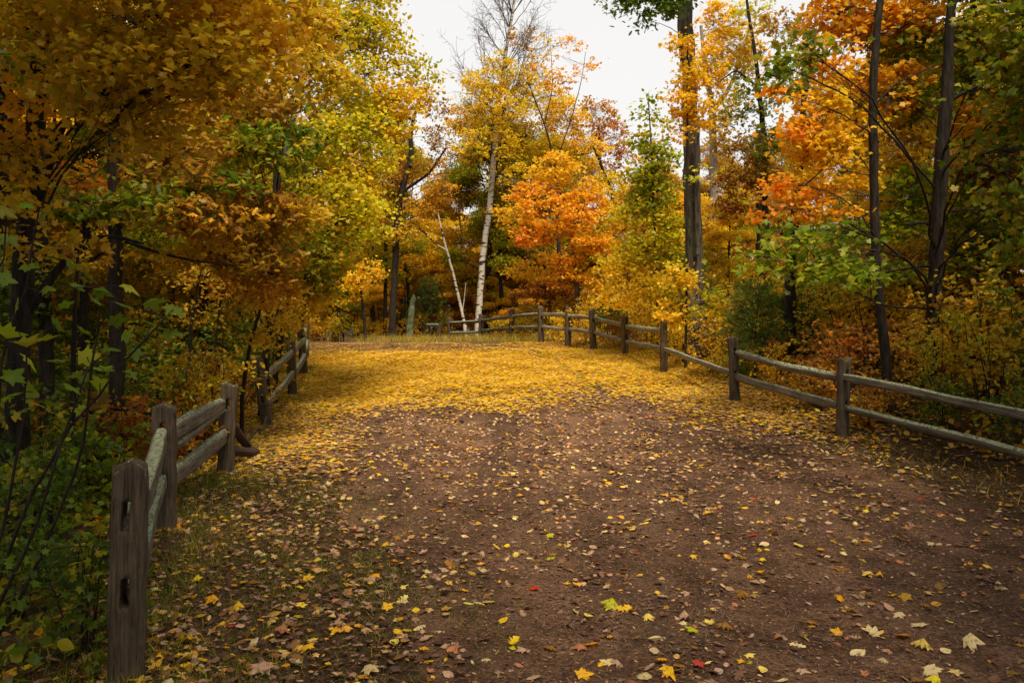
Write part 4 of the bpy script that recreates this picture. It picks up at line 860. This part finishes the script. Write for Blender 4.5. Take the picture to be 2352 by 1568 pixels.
pine(X(1590, 19.5), 19.5, 2.2, .8, "dark green pine at the foot of the massive grey trunk", .7)
pine(X(1800, 16.0), 16.0, 1.1, .7, "low pine right of the young green pine, behind the fence")
pine(X(1395, 24.5), 24.5, 1.1, .6, "small green pine peeping through the rails below the poplar")
pine(X(2220, 14.0), 14.0, 1.7, .9, "pine among rust shrubs right of the bent dark trunk")
pine(X(985, 36), 36, 3.0, 1.6, "soft green pine behind the broken snag")
pine(X(930, 38), 38, 4.5, 2.0, "green pine behind the crooked oak trunk")

# ------------------------------------------------------------------ the sapling close by on the left, big light green leaves
root = empty("grape_leaved_sapling", (-3.0, 4.35, float(gz(-3.0, 4.35))), "leggy sapling with large pale green lobed leaves close by on the left", "sapling")
org = np.array(root.location); st = MB(); lv = MB()
LP = [(10, 480, 70), (60, 470, 45), (100, 490, 60), (20, 545, 60), (65, 612, 55), (110, 660, 50), (175, 660, 50), (215, 690, 60), (235, 665, 60), (285, 700, 70), (300, 660, 60), (270, 735, 60), (350, 690, 70), (400, 710, 70), (350, 745, 80), (395, 760, 70), (310, 810, 55), (255, 800, 60), (130, 745, 60), (105, 780, 70), (60, 790, 80), (20, 770, 80),
      (150, 700, 45), (200, 820, 60), (240, 850, 65), (190, 860, 80), (30, 860, 70), (70, 830, 70), (130, 830, 60), (20, 910, 70), (75, 900, 70), (165, 890, 60), (230, 880, 60), (300, 860, 45), (60, 940, 60), (10, 640, 60), (40, 700, 50), (190, 760, 55), (160, 610, 40), (90, 560, 40), (120, 930, 60), (290, 770, 45)]
LP = [(u, v, s_, 3.9 + .5 * rng.random()) for u, v, s_ in LP]
pts = np.array([at(u, v, Yq) for u, v, s_, Yq in LP]); sz = np.array([s_ / F * Yq for u, v, s_, Yq in LP]) * .80
Nn = rng.normal(size=(len(pts), 3)) * .5 + np.array([.1, -.15, .95]); dirv = rng.normal(size=(len(pts), 3)) * .4 + np.array([.9, 0, -.5])
put_leaves(lv, pts, Nn, sz, pick([('LG', 4), ('GR', 3), ('YG', 1.5)], len(pts), .15), 'maple', dirv=dirv, jz=2.6)
base = np.array([[-3.0, 4.35, org[2] - .05]]); mains = np.array([at(15, 500, 4.2), at(90, 480, 4.2), at(230, 660, 4.1), at(380, 730, 4.1), at(200, 850, 4.1), at(60, 800, 4.2)])
ml = paths(np.repeat(base, len(mains), 0), mains, 12, .05, .05); tubes(st, ml, np.linspace(.012, .004, 12)[None].repeat(len(mains), 0), 6)
flat_ = ml.reshape(-1, 3); nearp = flat_[np.argmin(np.linalg.norm(flat_[None] - pts[:, None], axis=2), 1)]; tubes(st, paths(nearp, pts, 5, .05, .04), np.full((len(pts), 5), .0025), 4)
st.build("stem", M_TWIG, root, True, org); lv.build("foliage", M_LEAF, root, False, org)

# ------------------------------------------------------------------ ground cover
def scatter(n, xmin, xmax, ymin, ymax): return rng.uniform(xmin, xmax, n), rng.uniform(ymin, ymax, n)
def vnoise(x, y, s, seed=0):
    r_ = np.random.default_rng(seed); v = 0
    for k in range(5):
        a, b, c = r_.normal(0, 1, 2).tolist() + [r_.random() * 6.28]; q = s * (1 + .5 * k); v = v + np.sin(x * a * q + y * b * q + c)
    return v / 5
# low weedy undergrowth on the forest floor
mb = MB()
x, y = scatter(60000, -24, 22, 3, 34)
out = (x < fence_l(y) - .15) | (x > fence_r(y) + .15)
keep = out & (np.abs(x) < .72 * y + 2) & (vnoise(x, y, 1.4, 3) > -.35); x, y = x[keep], y[keep]; n = len(x)
z = gz(x, y) + rng.random(n) ** 1.5 * .38
near = y < 9
pal = np.where((x < 0)[:, None], np.where(near[:, None], pick([('GR', 3), ('DG', 3), ('OL', 1)], n), pick([('OL', 2), ('GB', 3), ('GR', 1), ('G', 2)], n)), pick([('OL', 2), ('GB', 3), ('YG', 1.2), ('G', 2), ('B', 2)], n))
put_leaves(mb, np.stack([x, y, z], 1), rng.normal(size=(n, 3)) * .6 + [0, 0, .7], .05 + .05 * rng.random(n), pal, 'ovate')
o = mb.build("undergrowth", M_LEAF); tag(o, "low leafy weeds covering the forest floor outside the fences", kind="stuff")

# grass
def blades(mb, x, y, h, cols, lean=.35):
    n = len(x); P = np.stack([x, y, gz(x, y)], 1); a = rng.random(n) * 6.28; up = unit(np.stack([rng.normal(0, lean, n), rng.normal(0, lean, n), np.ones(n)], 1))
    Xv = np.stack([np.cos(a), np.sin(a), np.zeros(n)], 1); Xv = unit(Xv - up * (Xv * up).sum(1, keepdims=True)); Zv = np.cross(Xv, up)
    T, tri = TPL['blade']; k = len(T); W_ = np.minimum(h * .9, .12)
    V = P[:, None] + T[None, :, 0, None] * Xv[:, None] * W_[:, None, None] + T[None, :, 1, None] * up[:, None] * h[:, None, None] + T[None, :, 2, None] * Zv[:, None] * h[:, None, None] * 2
    mb.add(V.reshape(-1, 3), (tri[None] + (np.arange(n) * k)[:, None, None]).reshape(-1), np.full(n * 3, 3), np.repeat(cols, k, 0))
mb = MB()
x, y = scatter(340000, -4.6, 1.0, 2.3, 16)
d = (path_l(y) - x); dens = np.clip((d + .9) / 1.3, 0, 1) * np.clip(.5 + 1.1 * vnoise(x, y, 2.2, 5), .05, 1) * np.clip((x - fence_l(y) + .7) / .5, 0, 1)
keep = rng.random(len(x)) < dens * .8; x, y = x[keep], y[keep]
edge = np.clip(1 - (x - fence_l(y)) / .7, 0, 1)
blades(mb, x, y, (.022 + .045 * rng.random(len(x))) + edge * .05 * rng.random(len(x)), pick([('GR', 3), ('DG', 2), ('OL', 2), ('BR', 1.6)], len(x), .2), .6)
x, y = scatter(26000, -6.5, -2.2, 3, 24); keep = np.abs(x - fence_l(y) + .15) < .55; x, y = x[keep], y[keep]
blades(mb, x, y, .03 + .15 * rng.random(len(x)) ** 3, pick([('GR', 3), ('DG', 2), ('OL', 1), ('BR', 1.5)], len(x), .2), .5)
x, y = scatter(60000, -3.5, 8, 4, 27); q = x - fence_r(y) + .15; keep = (np.abs(q) < .55) & (vnoise(x, y, 2, 9) > -.5); x, y = x[keep], y[keep]
blades(mb, x, y, .03 + .15 * rng.random(len(x)) ** 3, pick([('GR', 2), ('OL', 2), ('GB', 1.5), ('B', 1)], len(x), .2), .5)
x, y = scatter(70000, -9, 3.5, 26.5, 36); keep = (x > path_r(y) + .1) | ((y > 29.6) & (x > -3.4 - .3 * rng.random(len(x)))); x, y = x[keep], y[keep]
blades(mb, x, y, .10 + .32 * rng.random(len(x)), pick([('OL', 3), ('TAN', 1.5), ('GR', 1.5), ('GB', 2)], len(x), .2), .35)
o = mb.build("grass", M_GRASS); tag(o, "grass of the verge and along the fence lines", kind="stuff")

# litter
def carpet_density(x, y):
    a = np.clip((y - 13.4 - .9 * vnoise(x, y, .9, 21) - .8 * vnoise(x, y, 3.1, 22)) / 2.8, .0, 1) ** 1.3 * np.clip((24.0 + .5 * vnoise(x, y, 1.5, 2) - y) / 2.2, .12, 1)
    r_ = np.clip((y - 10.6) / 5, 0, 1) * np.clip((x - path_r(y) + 1.0) / 1.0, 0, 1) * .8
    l_ = np.clip((y - 8.8) / 5, 0, 1) * np.clip((path_l(y) - x + .8) / 1.2, 0, 1) * .5
    track = np.exp(-((x - (path_r(y) - 1.25 - .05 * np.sin(y))) / .20) ** 2) + .8 * np.exp(-((x - (path_r(y) - .55)) / .10) ** 2)
    m = np.maximum(a, np.maximum(r_, l_))
    return np.clip(m * (1 - .85 * np.clip(track, 0, 1) * (vnoise(x, y, 2.5, 6) > -.15)), 0, 1), a
CARPET = [('CY', 10), ('G', 1.2), ('PE', 3.5), ('CR', .8), ('O', .5), ('TAN', .25)]
NEARP = [('CR', 1.6), ('PE', 1.6), ('TAN', 4), ('G', 1.5), ('CY', .7), ('O', 1.6), ('BR', 4.5), ('GB', 1.4), ('R', .15), ('DB', 2), ('PK', .8)]
mb = MB(); fine = MB()
def lay(mb, x, y, size, cols, tpl, tilt, lift=.012, jz=2.0):
    n = len(x); P = np.stack([x, y, gz(x, y) + .014 + lift * rng.random(n) + size * tilt * .25], 1)
    Nn = rng.normal(0, tilt, (n, 3)) + np.array([0, 0, 1]); put_leaves(mb, P, Nn, size, cols, tpl, jz=jz)
x, y = scatter(460000, -7, 6.5, 8, 26); dn, a = carpet_density(x, y); keep = (rng.random(len(x)) < dn) & (x > fence_l(y) - .8) & (x < fence_r(y) + 1.4); x, y, a = x[keep], y[keep], a[keep]
f = np.clip(a * 1.3, 0, 1)[:, None]; mixm = rng.random((len(x), 1)) < (.25 + .75 * f); cols = np.where(mixm, pick(CARPET, len(x), .1), pick([('G', 1.5), ('O', 1.6), ('GB', 2), ('PE', 1.5), ('BR', 3), ('TAN', 2), ('PK', 1)], len(x), .12))
nr = y < 15
for msk, tp in ((nr, 'star'), (~nr, 'dia')):
    lay(mb, x[msk], y[msk], (.055 + .045 * rng.random(msk.sum())) * (1.0 if tp == 'star' else 1.15), cols[msk], tp, .075, .03, .7)
o = mb.build("leaf_carpet", M_CARPET); tag(o, "dense carpet of fallen yellow leaves across the upper path", kind="stuff")
mb = MB()
x, y = scatter(60000, -7, 9, 2.2, 15); keep = (x > fence_l(y) - .5) & (x < fence_r(y) + .8) & (rng.random(len(x)) < .22 + .50 * vnoise(x, y, 3.3, 44) + .3 * vnoise(x, y, 9, 45) + .75 * np.clip((path_l(y) - x + .5), 0, 1) + .26 * np.clip((y - 6.5) / 4, 0, 1) + .3 * vnoise(x, y, 2, 31)); x, y = x[keep], y[keep]; n = len(x)
sel = rng.random(n); cols = pick(NEARP, n, .12)
dark = sel < .5; cols[dark] = pick([('BR', 4), ('DB', 3), ('TAN', 2.0), ('B', 1)], dark.sum(), .15)
for q, tp in enumerate(('maple', 'oak', 'ovate')):
    m_ = rng.integers(0, 3, n) == q if q < 2 else None
    if q == 0: cl = rng.random(n)
    m_ = (cl < .4) if q == 0 else ((cl >= .4) & (cl < .7) if q == 1 else cl >= .7)
    lay(mb, x[m_], y[m_], (.028 + .055 * rng.random(m_.sum()) ** 1.6), cols[m_], tp, .22)
x, y = scatter(26000, -5, 6.5, 5.5, 14); keep = (x > fence_l(y)) & (x < fence_r(y)) & (rng.random(len(x)) < .12 * np.clip((y - 4) / 6, 0, 1) * (1 + 1.3 * vnoise(x, y, 4, 71))); x, y = x[keep], y[keep]
lay(mb, x, y, .035 + .04 * rng.random(len(x)), pick([('CR', 2.5), ('PE', 2), ('TAN', 3.5), ('G', 1), ('O', .6), ('BR', 3), ('PK', 1)], len(x), .12), 'ovate', .2)
x, y = scatter(60000, -7, 9, 2.2, 12); keep = (x > fence_l(y) - .3) & (x < fence_r(y) + .5); x, y = x[keep], y[keep]; n = len(x)
lay(mb, x, y, .012 + .022 * rng.random(n), pick([('BR', 3), ('DB', 4), ('TAN', 2), ('B', 1)], n, .2), 'dia', .25, .004)
# pine needles and crumbs
x, y = scatter(42000, -4, 5.5, 2.2, 9); n = len(x); P = np.stack([x, y, gz(x, y) + .018], 1); a = rng.random(n) * 6.28; dd = np.stack([np.cos(a), np.sin(a), rng.normal(0, .08, n)], 1); sd_ = np.stack([-np.sin(a), np.cos(a), np.zeros(n)], 1)
L_ = (.04 + .06 * rng.random(n))[:, None]; V = np.stack([P - sd_ * .0013, P + sd_ * .0013, P + dd * L_ + [0, 0, .004]], 1)
mb.add(V.reshape(-1, 3), np.arange(n * 3), np.full(n, 3), np.repeat(pick([('B', 2), ('TAN', 3), ('BR', 2)], n, .2), 3, 0))
o = mb.build("leaf_litter", M_LITTER); tag(o, "scattered brown and pale leaf litter on the path and verge", kind="stuff")
mb = MB(); x, y = scatter(90000, -20, 18, 4, 33); keep = ((x < fence_l(y) - .5) | (x > fence_r(y) + .6)) & (np.abs(x) < .7 * y + 1); x, y = x[keep], y[keep]
lay(mb, x, y, .07 + .05 * rng.random(len(x)), pick([('GB', 3), ('B', 3), ('G', 1.5), ('BR', 2)], len(x), .2), 'dia', .35, .05)
o = mb.build("forest_leaf_litter", M_LITTER); tag(o, "brown fallen leaves on the forest floor behind the fences", kind="stuff")
mb = MB()
for (px_, py_) in lf + lf2 + rf[2:9]:
    n = 70; a_ = rng.random(n) * 6.28; d_ = .09 + np.abs(rng.normal(0, .16, n)); X_ = px_ + np.cos(a_) * d_; Y_ = py_ + np.sin(a_) * d_
    P_ = np.stack([X_, Y_, gz(X_, Y_) + .015 + .06 * np.exp(-d_ / .12) * rng.random(n)], 1)
    put_leaves(mb, P_, np.stack([-np.cos(a_) * .0 + rng.normal(0, .35, n), rng.normal(0, .35, n), np.ones(n)], 1), .05 + .04 * rng.random(n), pick([('BR', 3), ('TAN', 2), ('G', 2), ('GB', 2), ('O', 1), ('PE', 1)], n, .15), 'star', jz=2)
o = mb.build("drifted_leaves", M_LITTER); tag(o, "leaves drifted against the feet of the fence posts", kind="stuff")
# small stones in the gravel
mb = MB(); x, y = scatter(5200, -1.6, 4.6, 2.2, 9); keep = x > path_l(y) + .1; x, y = x[keep], y[keep]; n = len(x); r_ = .003 + .007 * rng.random(n) ** 2
oc = np.array([[1, 0, 0], [0, 1, 0], [-1, 0, 0], [0, -1, 0], [0, 0, .6], [0, 0, -.6]]); tri = np.array([[0, 1, 4], [1, 2, 4], [2, 3, 4], [3, 0, 4], [1, 0, 5], [2, 1, 5], [3, 2, 5], [0, 3, 5]])
V = oc[None] * r_[:, None, None] * (1 + rng.normal(0, .25, (n, 6, 3))) + np.stack([x, y, gz(x, y) + .016], 1)[:, None]
gc = np.array([.20, .17, .16]) * (1 + rng.normal(0, .35, (n, 1))); mb.add(V.reshape(-1, 3), (tri[None] + (np.arange(n) * 6)[:, None, None]).reshape(-1), np.full(n * 8, 3), np.repeat(np.clip(gc, .03, .5), 6, 0))
o = mb.build("gravel", M_LITTER); tag(o, "loose small stones on the path surface", kind="stuff")

# ------------------------------------------------------------------ the nearest fallen leaves, one by one
CN = dict(CR="cream", PY="pale yellow", TAN="pinkish tan", G="golden", Y="bright yellow", O="orange", GB="amber", R="scarlet", BR="dark brown", YG="lime green", PK="pink", GR="green", B="russet")
SN = dict(maple="maple leaf", oak="lobed oak leaf", ovate="oval leaf")
HEROL = [(1130, 1286, .06, 'R', 'ovate'), (905, 1290, .075, 'RO', 'maple'), (1460, 1270, .045, 'R', 'ovate'), (1035, 1300, .11, 'B', 'oak'), (1185, 1275, .10, 'PY', 'oak'), (1405, 1395, .12, 'YG', 'maple'), (1430, 1400, .10, 'G', 'oak'), (1590, 1448, .09, 'YG', 'maple'), (1180, 1480, .11, 'Y', 'oak'), (1340, 1550, .10, 'O', 'maple'), (600, 1535, .14, 'TAN', 'maple'), (580, 1478, .075, 'CR', 'ovate'),
         (490, 1380, .11, 'O', 'maple'), (650, 1450, .10, 'PK', 'maple'), (705, 1490, .09, 'G', 'maple'), (770, 1445, .09, 'O', 'oak'), (830, 1330, .08, 'CR', 'maple'), (860, 1325, .09, 'O', 'maple'), (800, 1320, .07, 'O', 'ovate'), (890, 1395, .08, 'G', 'maple'), (850, 1540, .10, 'CR', 'maple'), (1110, 1316, .10, 'CR', 'maple'), (1155, 1425, .075, 'Y', 'ovate'), (1325, 1405, .08, 'CR', 'ovate'), (1490, 1420, .08, 'PY', 'maple'),
         (1505, 1470, .08, 'CR', 'ovate'), (1520, 1515, .10, 'O', 'oak'), (1355, 1480, .10, 'O', 'ovate'), (1395, 1520, .09, 'CR', 'maple'), (1755, 1250, .09, 'CR', 'ovate'), (1930, 1375, .11, 'O', 'oak'), (2000, 1450, .10, 'CR', 'maple'), (2110, 1435, .11, 'CR', 'maple'), (2075, 1462, .10, 'O', 'maple'), (2120, 1485, .11, 'PY', 'oak'), (2230, 1485, .11, 'CR', 'maple'), (1970, 1500, .10, 'CR', 'ovate'), (2300, 1350, .09, 'CR', 'oak'),
         (2075, 1240, .11, 'B', 'oak'), (1560, 1275, .05, 'G', 'ovate'), (1665, 1440, .10, 'B', 'oak'), (1700, 1550, .10, 'BR', 'oak'), (2140, 1545, .10, 'CR', 'maple'), (1720, 1505, .07, 'PY', 'maple'), (1830, 1480, .09, 'CR', 'oak'), (1940, 1190, .08, 'CR', 'ovate'), (690, 1350, .06, 'Y', 'maple'), (730, 1310, .07, 'CR', 'ovate'), (640, 1245, .08, 'CR', 'oak'), (630, 1420, .07, 'G', 'ovate'), (380, 1500, .10, 'B', 'oak'), (350, 1470, .11, 'B', 'maple'),
         (420, 1470, .07, 'G', 'ovate'), (430, 1525, .08, 'G', 'ovate'), (975, 1490, .08, 'O', 'oak'), (1060, 1505, .09, 'TAN', 'ovate'), (1215, 1395, .09, 'CR', 'maple'), (1100, 1385, .08, 'CR', 'oak'), (1540, 1555, .10, 'G', 'maple'), (2340, 1470, .09, 'BR', 'oak'), (1480, 1550, .11, 'CR', 'ovate'), (915, 1450, .07, 'G', 'ovate')]
def ray_ground(u, v):
    Yq = 4.0
    for _ in range(30): Yq = (EYE - float(gz((u - CX) / F * Yq, Yq)) - .02) * F / (v - VH)
    return (u - CX) / F * Yq, Yq
items = []
for (u, v, s_, c_, sp) in HEROL:
    x_, y_ = ray_ground(u, v); items.append((x_, y_, s_, c_, sp))
cnt = 0
CK = ['CR', 'PY', 'TAN', 'G', 'Y', 'O', 'GB', 'BR', 'PK', 'B', 'YG', 'R']; CW = np.array([2.6, 2, 4, 1.4, .8, 1.6, 1.6, 3.5, 1.6, 2, .3, .25]); CW /= CW.sum()
while len(items) < 270:
    y_ = 3.9 + 3.6 * rng.random() ** 1.2; x_ = rng.uniform(-.66 * y_, .66 * y_)
    if x_ < fence_l(y_) + .15: continue
    items.append((x_, y_, (.04 + .05 * rng.random()), CK[rng.choice(len(CK), p=CW)], ['maple', 'oak', 'ovate'][rng.choice(3, p=[.45, .2, .35])]))
CN['RO'] = "red orange"
def zone(x, y):
    u = u_of(x, y); v = VH + (EYE - float(gz(x, y))) * F / y
    band = "at the very bottom of the view" if v > 1440 else ("in the lower foreground" if v > 1300 else "in the mid foreground")
    if x < path_l(y) - .1: return f"on the grassy verge {'beside the front post' if u < 620 else 'near the gravel'}, {band}"
    side = "left of centre" if u < 1250 else ("at the middle" if u < 1600 else ("right of centre" if u < 1980 else "near the right edge"))
    return f"on bare gravel {side}, {band}"
for (x_, y_, s_, c_, sp) in items:
    m_ = MB(); tl = .22; Nn = np.array([[rng.normal(0, tl), rng.normal(0, tl) - .05, 1]])
    col = np.clip(C[c_] * (1 + rng.normal(0, .1)), 0, .85)[None]
    put_leaves(m_, np.zeros((1, 3)), Nn, s_, col, sp, jz=3.0)
    lo = m_.v[0][:, 2].min(); zc = float(gz(x_, y_)) + .016 - lo * .75
    o = m_.build("fallen_leaf", M_LITTER); o.location = (x_, y_, zc)
    lab = f"{CN[c_]} {SN[sp]} {zone(x_, y_)}".replace("lobed oak", "oak").replace("in the lower foreground", "lower foreground").replace("in the mid foreground", "mid foreground").replace("at the very bottom of the view", "bottom edge").replace("on the grassy verge", "on grassy verge"); tag(o, lab, "leaf", "single leaves fallen in the foreground")
for o in list(sc.objects):
    for k in ("H", "hue"):
        if k in o.keys(): del o[k]
    if o.parent is not None and "category" in o.keys(): del o["category"]
print("objects", len(sc.objects), "polys", sum(len(m.polygons) * 1 for m in bpy.data.meshes))
